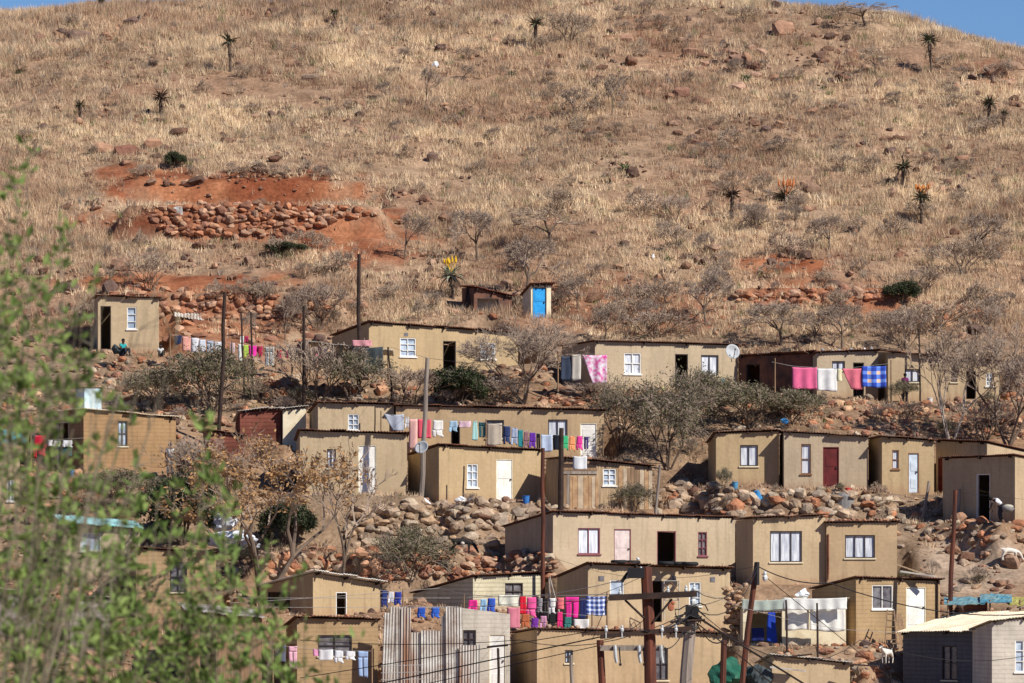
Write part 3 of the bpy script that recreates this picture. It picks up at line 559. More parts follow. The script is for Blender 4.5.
for j, (poly, sp, pal, th) in enumerate([
    ([(748, 402), (1002, 404), (1024, 380), (1024, 440), (940, 440), (860, 434), (760, 422)], 6.5, RED+[(.52, .33, .2)], .75),
    ([(95, 360), (160, 358), (200, 376), (230, 398), (190, 420), (120, 408), (90, 384)], 6.5, MIX, .7),
    ([(0, 402), (60, 396), (80, 410), (44, 440), (0, 440)], 7, MIX, .7),
    ([(20, 462), (90, 470), (200, 476), (215, 510), (90, 515), (20, 500)], 8, MIX, .75),
    ([(870, 500), (940, 498), (1024, 524), (1024, 545), (960, 545), (900, 530)], 8, TAN+RED[:1], .65),
    ([(540, 384), (600, 388), (700, 398), (640, 408), (540, 406)], 7, RED, .7),
    ([(250, 378), (345, 372), (430, 384), (440, 402), (300, 402), (230, 404)], 8, MIX, .55),
    ([(900, 540), (1024, 545), (1024, 600), (950, 600), (900, 575)], 8, TAN+DARKR, .16),
    ([(845, 646), (905, 640), (905, 690), (845, 690)], 8.5, TAN+RED, .8),
    ([(895, 250), (1024, 300), (1024, 345), (900, 340)], 8, RED, .08),
    ([(400, 330), (560, 318), (740, 330), (740, 300), (560, 290), (420, 300)], 6, RED, .10),
    ([(160, 322), (300, 318), (330, 345), (170, 352)], 8, RED, .45),
    ([(645, 40), (760, 40), (770, 70), (700, 110), (650, 95)], 9, DARKR+[(.45, .28, .2)], .3),
    ([(965, 62), (1024, 66), (1024, 95), (970, 82)], 9, DARKR+[(.45, .28, .2)], .45),
    ([(0, 30), (110, 25), (110, 60), (0, 58)], 8, DARKR+[(.42, .26, .18)], .35),
    ([(560, 60), (640, 70), (660, 95), (580, 95)], 8, DARKR, .3), ([(120, 135), (190, 140), (200, 165), (120, 165)], 8, DARKR, .3), ([(640, 105), (760, 110), (800, 150), (690, 150)], 8, DARKR, .22), ([(800, 30), (880, 45), (880, 90), (810, 80)], 8, DARKR, .25), ([(440, 190), (620, 200), (620, 235), (450, 230)], 7, DARKR, .12), ([(860, 120), (1024, 140), (1024, 180), (880, 170)], 7, DARKR, .12), ([(300, 110), (400, 130), (440, 165), (330, 165)], 7, DARKR, .15)]):
    stones(poly, sp, pal, 'rubble_bank', None, None, 20+j, kind='stuff', thin=th, var=(.5, 1.5))
def boulder(px, py, wpx, hpx, label, pal, seed, group=None):
    p = hit(px, py+hpx*.3); s = wpx/F*p[1]; V, Fc = rock_proto(seed, 2); V = V/np.abs(V).max(0)*np.array((s/2, s*.42, hpx/F*p[1]*.62))
    r = np.random.default_rng(seed); c = np.array(pal)*(1+r.normal(0, .03, (len(V), 1)))
    o = link('boulder', npmesh('boulder', V, Fc, c), M['rock'], loc=(p[0], p[1]+s*.1, p[2]+hpx/F*p[1]*.25)); tag(o, label, 'boulder', group)
    return o
for b in [(127, 152, 26, 13, 'largest dark red boulder lying in grass, on the left slope', (.27, .13, .09)), (102, 148, 22, 11, 'lighter red boulder just left of the largest dark boulder', (.44, .25, .16)), (153, 145, 18, 11, 'pale orange boulder partly buried right of the largest dark boulder', (.48, .27, .17)),
          (78, 36, 26, 10, 'dark flat boulder below the left skyline', (.26, .17, .13)), (40, 38, 16, 9, 'small dark boulder at the far upper left', (.28, .16, .11)),
          (996, 72, 26, 16, 'dark ledge boulder at the right edge of the slope', (.24, .14, .1)), (1016, 66, 18, 9, 'flat slab above the dark ledge boulder at right', (.34, .22, .15)), (783, 28, 24, 18, 'square orange outcrop close under the skyline', (.4, .23, .15)),
          (693, 53, 22, 9, 'flat red slab, upper of the central outcrop', (.38, .22, .15)), (740, 58, 24, 9, 'flat dark slab right of the central outcrop', (.3, .18, .13)), (683, 93, 18, 10, 'red block in the grass below the central outcrop', (.32, .17, .12)),
          (178, 213, 10, 12, 'single pale grey stone standing on the red stone wall', (.42, .42, .4)), (626, 38, 16, 12, 'orange rock poking through grass left of the central outcrop', (.46, .27, .18)), (500, 523, 17, 20, 'largest round pale boulder in the retaining wall', (.5, .4, .3)), (310, 78, 22, 7, 'low grey-brown slab in the upper left grass', (.33, .24, .18)),
          (820, 55, 12, 8, 'small dark rock below the bare tree on the skyline', (.25, .15, .11)), (395, 140, 12, 9, 'dark rock in the middle of the slope, left half', (.22, .13, .1)), (432, 158, 12, 12, 'dark split rock near the middle of the slope', (.2, .13, .1))]:
    boulder(*b, seed=int(b[0]*7+b[1]))
# ---------------------------------------------------------------- village debris (uncountable)
def debris():
    r = np.random.default_rng(19); n = 26000; x = r.uniform(-36, 36, n); y = r.uniform(262, 318, n)
    w = vnoise(x, y, 3.2, 61)+vnoise(x, y, 1.1, 62)*.8+r.normal(0, .15, n); k = w > .12; x, y = x[k], y[k]; z = H(x, y); px, py = proj(np.stack([x, y, z], 1)); k = (py > 345)
    for h in HOUSES:
        q = np.stack([x, y], 1)-(h['A']+h['E'])/2; k &= ~((abs(q@h['dv']) < h['L']/2+.15) & (abs(q@h['bv']) < h['D']/2+.15))
    x, y, z = x[k][:9000], y[k][:9000], z[k][:9000]; s = r.choice([.14, .22, .34, .55], len(x), p=[.4, .34, .2, .06])*r.uniform(.7, 1.3, len(x))
    tag(link('scattered_rubble', rocks_mesh('scattered_rubble', np.stack([x, y, z+s*.1], 1), s, MIX+DARKR+[(.5, .33, .2)], seed=8), M['rock']), kind='stuff')
debris()
# ---------------------------------------------------------------- plants
def tubes_np(segs, k):
    """segs (n,8): p0,p1,r0,r1"""
    s = np.array(segs); p0, p1 = s[:, :3], s[:, 3:6]; d = p1-p0; d /= np.linalg.norm(d, axis=1)[:, None]+1e-9
    up = np.where(np.abs(d[:, 2:3]) < .9, np.array([[0, 0, 1.]]), np.array([[1., 0, 0]])); a = np.cross(d, up); a /= np.linalg.norm(a, axis=1)[:, None]; b = np.cross(d, a)
    t = np.arange(k)*2*np.pi/k; ring = np.cos(t)[None, :, None]*a[:, None]+np.sin(t)[None, :, None]*b[:, None]
    V = np.concatenate([p0[:, None]+ring*s[:, 6][:, None, None], p1[:, None]+ring*s[:, 7][:, None, None]], 1).reshape(-1, 3)
    j = np.arange(k); q = np.stack([j, (j+1) % k, k+(j+1) % k, k+j], 1); return V, (np.arange(len(s))[:, None, None]*2*k+q[None]).reshape(-1, 4)
def grow(seed, h, r0, depth, nch=3, spread=.7, ratio=.72, trunk=.3, up=.15, flat=0, multi=1, wig=.3, tmin=.006, lean=0):
    r = np.random.default_rng(seed); big = []; small = []; tips = []
    def br(p, d, L, rad, lv):
        n = 3 if lv < 2 else 2; q = p
        for i in range(n):
            d = d+r.normal(0, wig, 3)*(.18 if lv < 1 else .5)+np.array((0, 0, up*.3)); 
            if flat and lv > 1: d[2] *= (1-flat)
            d = d/np.linalg.norm(d); e = q+d*L/n; ra = max(rad*(1-.35*i/n), tmin); rb = max(rad*(1-.35*(i+1)/n), tmin)
            (big if lv <= 1 else small).append([*q, *e, ra, rb]); q = e
            if lv >= 2 and lv < depth and r.random() < .5: br(q, turn(d, spread*1.1), L*ratio*.7, max(rad*.45, tmin), lv+1)
        if lv >= depth: tips.append(q); return
        for c in range(nch if lv > 0 else nch+1): br(q, turn(d, spread), L*ratio*r.uniform(.75, 1.15), max(rad*.58, tmin), lv+1)
    def turn(d, s):
        v = r.normal(size=3); v -= d*(v@d); v /= np.linalg.norm(v); a = s*r.uniform(.55, 1.2); return d*math.cos(a)+v*math.sin(a)
    for m in range(multi):
        a = 6.28*m/multi+r.uniform(0, 1); t = .55 if multi > 1 else lean
        d = np.array((math.cos(a)*t, math.sin(a)*t, 1.)) if multi > 1 else np.array((t, 0, 1.)); d /= np.linalg.norm(d); br(np.array((0, 0, -.15)), d, h*trunk, r0/(1 if multi == 1 else 1.5), 0)
    return big, small, np.array(tips)
def leaves_np(tips, n, size, sprd, seed, asp=.45, seglist=None):
    r = np.random.default_rng(seed)
    if seglist is not None: s = np.array(seglist); i = r.integers(len(s), size=n); t = r.random((n, 1)); c = s[i, :3]*(1-t)+s[i, 3:6]*t
    else: c = tips[r.integers(len(tips), size=n)]
    c = c+r.normal(0, sprd, (n, 3)); u = r.normal(size=(n, 3)); u /= np.linalg.norm(u, axis=1)[:, None]; v = np.cross(u, r.normal(size=(n, 3))); v /= np.linalg.norm(v, axis=1)[:, None]
    L = size*r.uniform(.6, 1.3, (n, 1)); V = np.stack([c-u*L/2, c+v*L*asp/2, c+u*L/2, c-v*L*asp/2], 1).reshape(-1, 3); return V, np.arange(n*4).reshape(-1, 4)
PROTO = {}
def proto(key, name, bark, twig, leaf=None, nl=0, ls=.1, lsp=.1, **kw):
    """bare or leafy tree or shrub: Empty > trunk, branches, leaves"""
    big, small, tips = grow(**kw); root = bpy.data.objects.new(name, None); ms = []
    V, Fc = tubes_np(big, 6); a = link('trunk', npmesh('trunk', V, Fc), M[bark]); a.parent = root; V, Fc = tubes_np(small, 3); b = link('branches', npmesh('branches', V, Fc), M[twig]); b.parent = root
    if leaf: V, Fc = leaves_np(tips, nl, ls, lsp, kw['seed']+1, seglist=small); c = link('leaves', npmesh('leaves', V, Fc), M[leaf]); c.parent = root
    allz = np.array(small)[:, 5]; xs = np.array(small)[:, 3]; PROTO[key] = (root, np.percentile(allz, 99), np.percentile(xs, 97)-np.percentile(xs, 3)); return root
proto('thorn', 'bare_thorn_tree', 'bark', 'twig', seed=1, h=2.6, r0=.06, depth=6, nch=3, spread=.62, trunk=.33, up=.1)
proto('thorn2', 'bare_thorn_tree', 'bark', 'twig', seed=5, h=2.6, r0=.06, depth=6, nch=3, spread=.5, trunk=.36, up=.25, lean=.25)
proto('flat', 'umbrella_thorn_tree', 'bark', 'twiggrey', seed=3, h=2.3, r0=.08, depth=6, nch=3, spread=.8, trunk=.42, up=.05, flat=.55)
proto('grey', 'grey_thorn_bush', 'bark', 'twiggrey', seed=4, h=1.5, r0=.026, depth=4, nch=3, spread=.55, trunk=.34, multi=5, up=.35)
proto('brown', 'dry_brown_bush', 'bark', 'twig', seed=6, h=1.8, r0=.03, depth=4, nch=3, spread=.5, trunk=.36, multi=6, up=.3)
proto('olive', 'olive_thorn_bush', 'bark', 'twig', 'olive', 4600, .08, .1, seed=7, h=2.2, r0=.045, depth=4, nch=3, spread=.65, trunk=.32, multi=5)
proto('olive2', 'olive_thorn_bush', 'bark', 'twig', 'olive', 6000, .07, .16, seed=12, h=3.2, r0=.055, depth=5, nch=3, spread=.7, trunk=.26, multi=4, flat=.1)
proto('dark', 'dark_green_bush', 'bark', 'twig', 'darkgreen', 11000, .13, .09, seed=8, h=2.3, r0=.08, depth=4, nch=3, spread=.65, trunk=.3, multi=6)
proto('tan', 'bare_tree', 'bark', 'twig', 'tanleaf', 3400, .13, .06, seed=9, h=6.5, r0=.12, depth=6, nch=2, spread=.55, trunk=.26, up=.25, multi=3)
proto('tall', 'bare_tree', 'bark', 'twig', 'tanleaf', 380, .11, .04, seed=15, h=7, r0=.11, depth=6, nch=2, spread=.38, trunk=.36, up=.45, tmin=.012)
proto('pale', 'bare_tree', 'barkpale', 'twiggrey', seed=18, h=5.2, r0=.10, depth=6, nch=2, spread=.5, trunk=.26, multi=3, up=.3, tmin=.012)
proto('wide', 'bare_tree', 'bark', 'twig', seed=21, h=4.6, r0=.085, depth=6, nch=3, spread=.6, trunk=.27, up=.2, multi=3)
proto('sprig', 'small_dry_shrub', 'bark', 'twiggrey', seed=31, h=.9, r0=.014, depth=4, nch=3, spread=.7, trunk=.35, multi=4)
for k, (r0, h, w) in PROTO.items(): COL.objects.link(r0)
used = set()
def plant(key, px, py, hpx, label, wpx=None, cat='tree', group=None, rz=None, Y=None, zoff=0):
    root, h, w = PROTO[key]; p = hit(px, py)
    if Y: x = (px-512)/F*Y; p = np.array((x, Y, float(H(x, Y))))
    if key in used: o = copy_tree(root)
    else: o = root; used.add(key)
    s = hpx/F*p[1]/h; sx = s if wpx is None else wpx/F*p[1]/w
    o.location = (p[0], p[1], p[2]+zoff); o.rotation_euler = (0, 0, random.uniform(0, 6.28) if rz is None else rz); o.scale = (sx, sx, s)
    for kk in ('group',):
        if kk in o: del o[kk]
    return tag(o, label, cat, group)
for a in [('flat', 552, 251, 42, 'umbrella-shaped thorn tree alone on the slope above the outhouses', 66), ('thorn', 477, 262, 52, 'bare tree with dark straight trunk behind the yellow-flowering aloe', 44), ('thorn2', 404, 260, 46, 'leaning bare tree right of the long red stone wall', 30), ('thorn', 578, 310, 32, 'small bare tree on bare red soil right of the blue door', 38),
          ('thorn2', 706, 325, 52, 'bare tree with tilted dark trunk left of the orange stone wall', 44), ('grey', 150, 291, 38, 'spindly grey bush sprouting behind the highest left house', 36), ('thorn', 527, 300, 62, 'dusky bare tree immediately left of the blue-door outhouse', 60),
          ('flat', 876, 79, 32, 'small flat-topped tree standing below the right skyline', 28), ('flat', 866, 26, 22, 'wind-swept bare tree on the right skyline', 56), ('grey', 836, 19, 13, 'dark low bush on the skyline next to the wind-swept tree', 26), ('grey', 568, 45, 32, 'large pale grey bush near the skyline in the centre', 38), ('thorn', 573, 122, 34, 'thin bare tree in mid slope above the umbrella tree', 36),
          ('thorn', 612, 116, 40, 'tall twiggy sapling in mid slope right of the thin bare tree', 22), ('grey', 745, 22, 16, 'greyish bush close to the skyline right of centre', 24), ('thorn', 830, 252, 36, 'slender bare tree above the orange stone wall', 40), ('grey', 962, 275, 36, 'round grey bush in grass at the right', 44), ('dark', 902, 304, 22, 'dark bush at the right end of the orange stone wall', 34),
          ('brown', 655, 338, 26, 'spreading greyish bush on the roof line of the satellite dish house', 80), ('thorn2', 604, 340, 30, 'small bare tree touching the roof of the satellite dish house', 30), ('dark', 287, 254, 12, 'low dark bush on the red earth under the long stone wall', 34), ('grey', 250, 178, 12, 'grey scrub hanging over the long red cut bank', 36), ('dark', 176, 168, 16, 'dark scrub at the upper left lip of the red cut bank', 18),
          ('thorn2', 425, 108, 40, 'thin twisted bare tree on the upper middle slope', 18), ('brown', 318, 330, 46, 'pale scrubby bush below the long red earth patch', 70), ('brown', 225, 300, 16, 'grey-brown scrub above the red stone row', 40), ('thorn', 975, 258, 44, 'bare grey tree by the far right edge of the slope', 50), ('thorn2', 256, 342, 30, 'forked dead stub behind the coloured laundry', 16), ('thorn2', 285, 340, 44, 'dark crooked sapling behind the pink laundry', 24),
          ('thorn', 782, 346, 44, 'bare tree directly behind the rusty shed roof', 60), ('thorn', 842, 350, 46, 'bare tree above the roof of the blanket house', 56), ('thorn2', 815, 346, 34, 'thin bare tree between the two trees behind the blanket house', 44), ('brown', 905, 350, 40, 'brown bush behind the steep roof at right', 60), ('grey', 930, 336, 34, 'pale grey bush above the white-trunked tree', 56)]:
    plant(*a, cat='bush' if PROTO[a[0]][0].name.split('.')[0].endswith('bush') else 'tree')
for a in [('olive', 157, 412, 44, 'round olive bush left of the tall leaning pole', 50), ('olive', 213, 414, 66, 'olive bush around the foot of the tall leaning pole', 70), ('brown', 318, 404, 62, 'dry brown bush round the dark crooked pole', 95), ('olive', 352, 402, 50, 'olive-brown bush below the dark tarp', 60), ('brown', 415, 402, 34, 'low brown bush in front of the long blue-window house', 80), ('dark', 460, 404, 34, 'dark low bush left of the thin-trunked tree', 56), ('brown', 500, 404, 26, 'russet bush filling the bank under the dark door', 60),
          ('wide', 524, 404, 82, 'wide bare tree between the two upper ochre houses', 96), ('olive2', 668, 470, 96, 'biggest olive thorn tree, left of the curtained ochre room', 92), ('olive2', 620, 452, 72, 'olive thorn tree behind the plank shack', 56), ('olive', 748, 428, 44, 'olive bush in front of the dark rusty shed', 78), ('olive', 790, 424, 34, 'low olive bush under the pink hanging sheet', 60), ('olive', 700, 408, 36, 'olive bush below the satellite dish', 56),
          ('dark', 182, 545, 68, 'very dark green bush right of the turquoise roof', 66), ('olive', 120, 512, 42, 'olive bush left under the brown mud-brick house', 66), ('brown', 196, 486, 48, 'brown bush at the right corner of the brown mud-brick house', 56), ('olive', 408, 586, 58, 'olive tree in front of the pale boulder wall', 58), ('dark', 290, 545, 40, 'dark bush in shadow behind the forked bare tree', 50),
          ('tan', 262, 604, 168, 'spreading tree full of dead tan leaves in front of the white door house', 190), ('tall', 341, 612, 165, 'tall forked bare tree with pale grey trunk by the white roof', 84), ('pale', 951, 446, 120, 'white-trunked bare tree in front of the steep-roofed house', 80), ('wide', 1008, 446, 112, 'dark-trunked bare tree at the right picture edge', 100), ('brown', 905, 420, 18, 'little brown bush in the rubble under the purple-clad person', 50),
          ('brown', 985, 440, 40, 'brown scrub between the white trunk and the dark trunk', 70), ('olive', 635, 514, 30, 'weedy olive bush in front of the plank shack', 30), ('brown', 590, 402, 20, 'small brown bush under the flowered blanket', 50), ('brown', 905, 480, 10, 'tiny dry bush at the pale blue door', 18), ('olive', 905, 452, 10, 'tiny olive bush behind the narrow house', 24)]:
    plant(*a, cat='bush' if PROTO[a[0]][0].name.split('.')[0].endswith('bush') else 'tree')
#SHRUBS
# ---- aloes
def aloe(px, py, hpx, label, mt='aloe', flower=None, low=False, spread=1.0, seed=0):
    p = hit(px, py); hm = hpx/F*p[1]; r = np.random.default_rng(seed+int(px)); root = thing('aloe', label, 'aloe', p)
    tr = 0 if low else hm*r.uniform(.5, .66); rad = hm*(.5 if low else r.uniform(.24, .32))*spread; root.rotation_euler = (r.normal(0, .05), r.normal(0, .09), r.uniform(0, 6))
    if not low:
        mb = MB(); mb.tube([(0, 0, -.2), (.02, 0, tr*.5), (0, 0, tr)], [.09, .10, .13], 7); mb.build('trunk', M['bark'], root)
        V = []; Fc = []
        mb = MB()
        lo = r.uniform(.15, .75)
        for i in range(int(r.uniform(25, 60))):
            a = r.uniform(0, 6.28); z = tr*r.uniform(lo, 1); d = np.array((math.cos(a), math.sin(a), 0)); t = np.array((-d[1], d[0], 0)); L = rad*r.uniform(.5, .9); q = d*.1+np.array((0, 0, z))
            mb.add([q-t*.04, q+t*.04, q+d*L*.5+t*.02+np.array((0, 0, -.1*L)), q+d*L*.5-t*.02+np.array((0, 0, -.1*L)), q+d*L*.7+np.array((0, 0, -L*.7))], [(0, 1, 2, 3), (3, 2, 4)])
        mb.build('dry_skirt', M['aloedry'], root)
    mb = MB()
    for i in range(int(r.uniform(38, 60))):
        a = r.uniform(0, 6.28); el = r.uniform(-.5, 1.4); L = rad*r.uniform(.6, 1.2); d = np.array((math.cos(a), math.sin(a), 0)); t = np.array((-d[1], d[0], 0)); q = np.array((0, 0, tr))+d*.08; pts = []; e = el
        for k in range(5):
            w = (.075, .07, .052, .03, .004)[k]*max(rad, .4)/.7; pts += [q-t*w, q+t*w, q-np.array((0, 0, w*.7))]; q = q+(d*math.cos(e)+np.array((0, 0, math.sin(e))))*L/4; e -= .22
        fs = []
        for k in range(4): a0 = k*3; fs += [(a0, a0+1, a0+4, a0+3), (a0+1, a0+2, a0+5, a0+4), (a0+2, a0, a0+3, a0+5)]
        mb.add(pts, fs)
    mb.build('leaves', M[mt], root)
    if flower:
        mb = MB()
        for i in range(6 if flower[3] else 16):
            a = 6.28*i/6+r.uniform(-.3, .3); rr = rad*r.uniform(.1, .45 if flower[3] else .75); b = np.array((math.cos(a)*rr, math.sin(a)*rr, tr+rad*.75)); tp = b+np.array((math.cos(a)*.06, math.sin(a)*.06, rad*r.uniform(.35, .55)))
            mb.tube([(0, 0, tr+.1), b, b+(tp-b)*.15, b+(tp-b)*.5, tp], [.02, .02, .065, .06, .012], 6)
        mb.build('flower_spikes', cmat(flower[:3]), root)
for i, a in enumerate([(231, 72, 52, 'tall thin aloe, nearest the upper left skyline', 'aloe', None, False, .7), (161, 118, 36, 'dark dry aloe on a thin stem above the largest left boulder', 'aloedry'), (81, 121, 28, 'stubby aloe with hanging dry leaves on the left slope'), (536, 47, 44, 'tall dark-stemmed aloe at the centre of the skyline'),
    (932, 72, 50, 'big aloe with a shaggy stem at the upper right', 'aloe', None, False, .9), (988, 124, 36, 'left one of the aloe pair near the right edge'), (1003, 126, 24, 'right, smaller one of the aloe pair near the right edge'), (902, 188, 40, 'dark aloe above the orange-flowered aloe at right'), (731, 222, 50, 'grey weathered aloe with long stem left of the low orange-flowered aloe', 'aloedry', None, False, .62), (335, 23, 20, 'small dry aloe near the left skyline'), (101, 9, 14, 'aloe silhouetted on the skyline at the far left')]):
    aloe(*a)
aloe(922, 224, 46, 'aloe with a dense orange flower head on the right slope', flower=(.62, .24, .07, 0)); aloe(786, 199, 26, 'low aloe with orange flowers in the middle right', flower=(.62, .22, .08, 0), low=True, spread=1.3)
aloe(453, 300, 46, 'grey-green aloe with bright yellow flower spikes above the outhouses', mt='aloeblue', flower=(.85, .52, .03, 1), spread=1.25)
for a in [(746, 80, 16, 'bright green low aloe under the central rock outcrop'), (625, 170, 18, 'left one of two low green aloes in the middle slope'), (672, 152, 15, 'right one of two low green aloes in the middle slope'), (668, 261, 16, 'dark green low aloe beside two white scraps'), (477, 22, 13, 'low green aloe under the skyline left of centre'), (20, 72, 14, 'dark low aloe at the upper left edge'), (512, 75, 12, 'yellow-green low aloe below the dark-stemmed aloe')]:
    aloe(*a, mt='aloegreen', low=True, spread=1.15)
# small shrubs: each told apart by the landmark it stands nearest to
LM = [('the long red cut bank', 240, 185), ('the long red stone wall', 260, 218), ('the low red stone row', 215, 300), ('the highest left house', 130, 320), ('the largest dark red boulder', 127, 150), ('the tall thin upper left aloe', 231, 45), ('the dark dry aloe', 161, 100), ('the stubby left aloe', 81, 108),
      ('the dark-stemmed skyline aloe', 536, 25), ('the shaggy upper right aloe', 932, 45), ('the aloe pair', 995, 108), ('the dark right aloe', 902, 168), ('the orange-flowered tall aloe', 922, 200), ('the low orange-flowered aloe', 786, 186), ('the grey weathered aloe', 731, 198), ('the yellow-flowering aloe', 453, 276),
      ('the umbrella thorn tree', 552, 230), ('the leaning bare tree', 404, 238), ('the straight-trunked bare tree', 477, 236), ('the blue-door outhouse', 537, 300), ('the collapsed rusty shelter', 490, 298), ('the orange stone wall', 810, 296), ('the low aloe pair', 648, 160), ('the bright green low aloe', 746, 73), ('the central rock outcrop', 700, 58),
      ('the flat-topped skyline tree', 876, 62), ('the dark right ledge', 996, 72), ('the small dry skyline aloe', 335, 14), ('the low green skyline aloe', 477, 16), ('the tall thin sapling', 612, 96), ('the twisted bare tree', 425, 90), ('the dark split rock', 432, 158), ('the round grey right bush', 962, 258), ('the low dark green aloe', 668, 254),
      ('the blue-window house', 440, 350), ('the dish house', 665, 365), ('the plank shack', 605, 485), ('the pale boulder wall', 430, 525), ('the orange terrace wall', 420, 565), ('the grey-brown boulder wall', 780, 502), ('the dark red door house', 826, 460), ('the brown mud-brick house', 110, 440), ('the stooping person', 998, 508), ('the steep-roofed house', 940, 380),
      ('the red downpipe house', 790, 550), ('the white canvas shack', 795, 620), ('the plum-framed house', 640, 540), ('the maroon shed', 260, 425), ('the biggest olive tree', 668, 430), ('the little square outcrop', 783, 28), ('the brightest white door', 504, 482), ('the turquoise roof', 100, 525), ('the ladder house', 900, 610)]
DIRS = ['right of', 'above and right of', 'above', 'above and left of', 'left of', 'below and left of', 'below', 'below and right of']
usedlab = set()
def where(nm, px, py):
    for lm, x, y in sorted(LM, key=lambda l: math.hypot(l[1]-px, l[2]-py)):
        d = DIRS[int(round(math.atan2(y-py, px-x)/(math.pi/4))) % 8]; t = '%s %s %s' % (nm, d, lm)
        if t not in usedlab: usedlab.add(t); return t
def clear(p, m=.55):
    return not any(abs((p[:2]-(h['A']+h['E'])/2)@h['dv']) < h['L']/2+m and abs((p[:2]-(h['A']+h['E'])/2)@h['bv']) < h['D']/2+m for h in HOUSES)
for n, (x0, x1, y0, y1), keys, hp, g in [(16, (120, 370, 172, 182), ('brown', 'grey', 'sprig'), (7, 14), 'lip of the red cut'), (30, (10, 380, 20, 165), ('sprig', 'grey'), (7, 15), 'upper left slope'), (52, (380, 700, 15, 200), ('sprig', 'grey', 'thorn'), (8, 18), 'upper middle slope'), (52, (700, 1020, 60, 240), ('sprig', 'grey', 'thorn'), (8, 20), 'upper right slope'),
        (62, (390, 1020, 215, 335), ('grey', 'brown', 'thorn', 'sprig', 'grey'), (10, 30), 'slope just above the houses'), (28, (60, 390, 235, 335), ('grey', 'brown', 'sprig'), (8, 24), 'slope around the red walls'), (84, (0, 1020, 395, 600), ('sprig', 'brown', 'olive', 'brown'), (8, 22), 'banks among the houses')]:
    for i in range(n):
        px, py = random.uniform(x0, x1), random.uniform(y0, y1); p = hit(px, py)
        if not clear(p): continue
        k = random.choice(keys); s = random.uniform(*hp); sz = 'tiny ' if s < 11 else 'low ' if s < 17 else 'tallish '
        nm = {'sprig': 'dry grey sprig', 'grey': 'grey leafless shrub', 'brown': 'brown leafless shrub', 'thorn': 'thin bare sapling', 'olive': 'olive-leaved shrub'}[k]
        plant(k, px, py, s, where(sz+nm, px, py), cat='shrub', group='shrubs on the '+g, wpx=s*random.uniform(.7, 1.4))

# ---------------------------------------------------------------- washing
M['tartan_blue'] = tartan('blue_tartan', (.02, .06, .42), (.12, .25, .75), (.9, .6, .42), (2.6, 2.6))
M['tartan_white'] = tartan('blue_white_check', (.03, .05, .2), (.25, .33, .6), (.85, .88, .95), (4.5, 4))
M['floral'] = mat('pink_floral', (.72, .66, .72), (.62, .08, .32), sc=4.5, rough=.9, fine=0)
SHAPES = {'sheet': lambda v: [(0, 1)], 'shirt': lambda v: [(.04, .95)] if v < .7 else [(.12, .9)] if v < .86 else [(.2, .55)], 'trousers': lambda v: [(.08, .92)] if v < .22 else [(.08+.04*v, .46), (.54, .92-.04*v)],
          'skirt': lambda v: [(.18-.18*v, .82+.18*v)], 'tee': lambda v: [(.1-.1*v, .92+.05*v)] if v < .62 else [(0, .3), (.34, .86)] if v < .85 else [(.02, .27), (.72, .95)], 'swag': lambda v: [(v*.45, 1)]}
def garment(x0, y0, x1, y1, Y, col, kind, label, cat='cloth', name=None, m=None, group=None):
    a = P(x0, y0, Y); w = (x1-x0)/F*Y; h = (y1-y0)/F*Y; r = np.random.default_rng(int(x0*13+y0*7)); ph = r.uniform(0, 6); fr = max(1.5, w/.3); nr = 12
    vs = []; fs = []; uv = []; sg = r.uniform(.0, .05)
    for i in range(nr):
        A_, B_, C_ = [SHAPES[kind](q) for q in ((i+1e-4)/nr, (i+1-1e-4)/nr, (i+.5)/nr)]
        if not (len(A_) == len(B_)) or abs(A_[0][0]-B_[0][0]) > .12: A_ = B_ = C_
        for (s0, s1), (t0, t1) in zip(A_, B_):
            nc = max(3, int(abs(C_[0][1]-C_[0][0])*w/.09)) if len(A_) > 1 else max(3, int(w/.09)); b = len(vs)
            for j in range(nc+1):
                for v, u in ((i/nr, s0+(s1-s0)*j/nc), ((i+1)/nr, t0+(t1-t0)*j/nc)):
                    yy = math.sin(u*fr*6.28/2+ph)*.045*(.25+v)+math.sin(u*fr*3.1+v*3+ph)*.03*v
                    vs.append((u*w+math.sin(v*5+ph)*.015*v, yy, -v*h-sg*math.sin(u*3.14)*4*(w/4)-(.03*h*math.sin(u*5+ph) if v == 1 else 0))); uv.append((u, v))
            for j in range(nc): q = b+2*j; fs.append((q, q+1, q+3, q+2))
    me = bpy.data.meshes.new(name or kind); me.from_pydata(vs, [], fs); ul = me.uv_layers.new()
    for l in me.loops: ul.data[l.index].uv = uv[l.vertex_index]
    bm = bmesh.new(); bm.from_mesh(me); bmesh.ops.remove_doubles(bm, verts=bm.verts, dist=.0008); bm.to_mesh(me); bm.free(); me.polygons.foreach_set('use_smooth', [True]*len(me.polygons))
    o = link(name or kind, me, m or cmat(col), loc=tuple(a)); sm = o.modifiers.new('cloth', 'SOLIDIFY'); sm.thickness = .012
    return tag(o, label, cat, group)
def washline(pts, Y, label, posts=(), rad=.008, m='wirepale', name='washing_line'):
    p = [P(x, y, Y) for x, y in pts]; root = thing(name, label, 'washing line', p[0]); mb = MB(); mb.tube(p, rad, 4); mb.build('line', M[m], root, p[0])
    for x, y, yb in posts: q = P(x, y, Y); qb = P(x, yb, Y); mb = MB(); mb.tube([qb, q], [.045, .035], 6); mb.build('post', M['wood'], root, p[0])
Y1 = 303.5
washline([(170, 335), (182, 336), (225, 342), (276, 347), (292, 351)], Y1, 'long washing line strung below the highest left house', [(170, 333, 366), (232, 340, 372), (276, 345, 372), (292, 349, 374)])
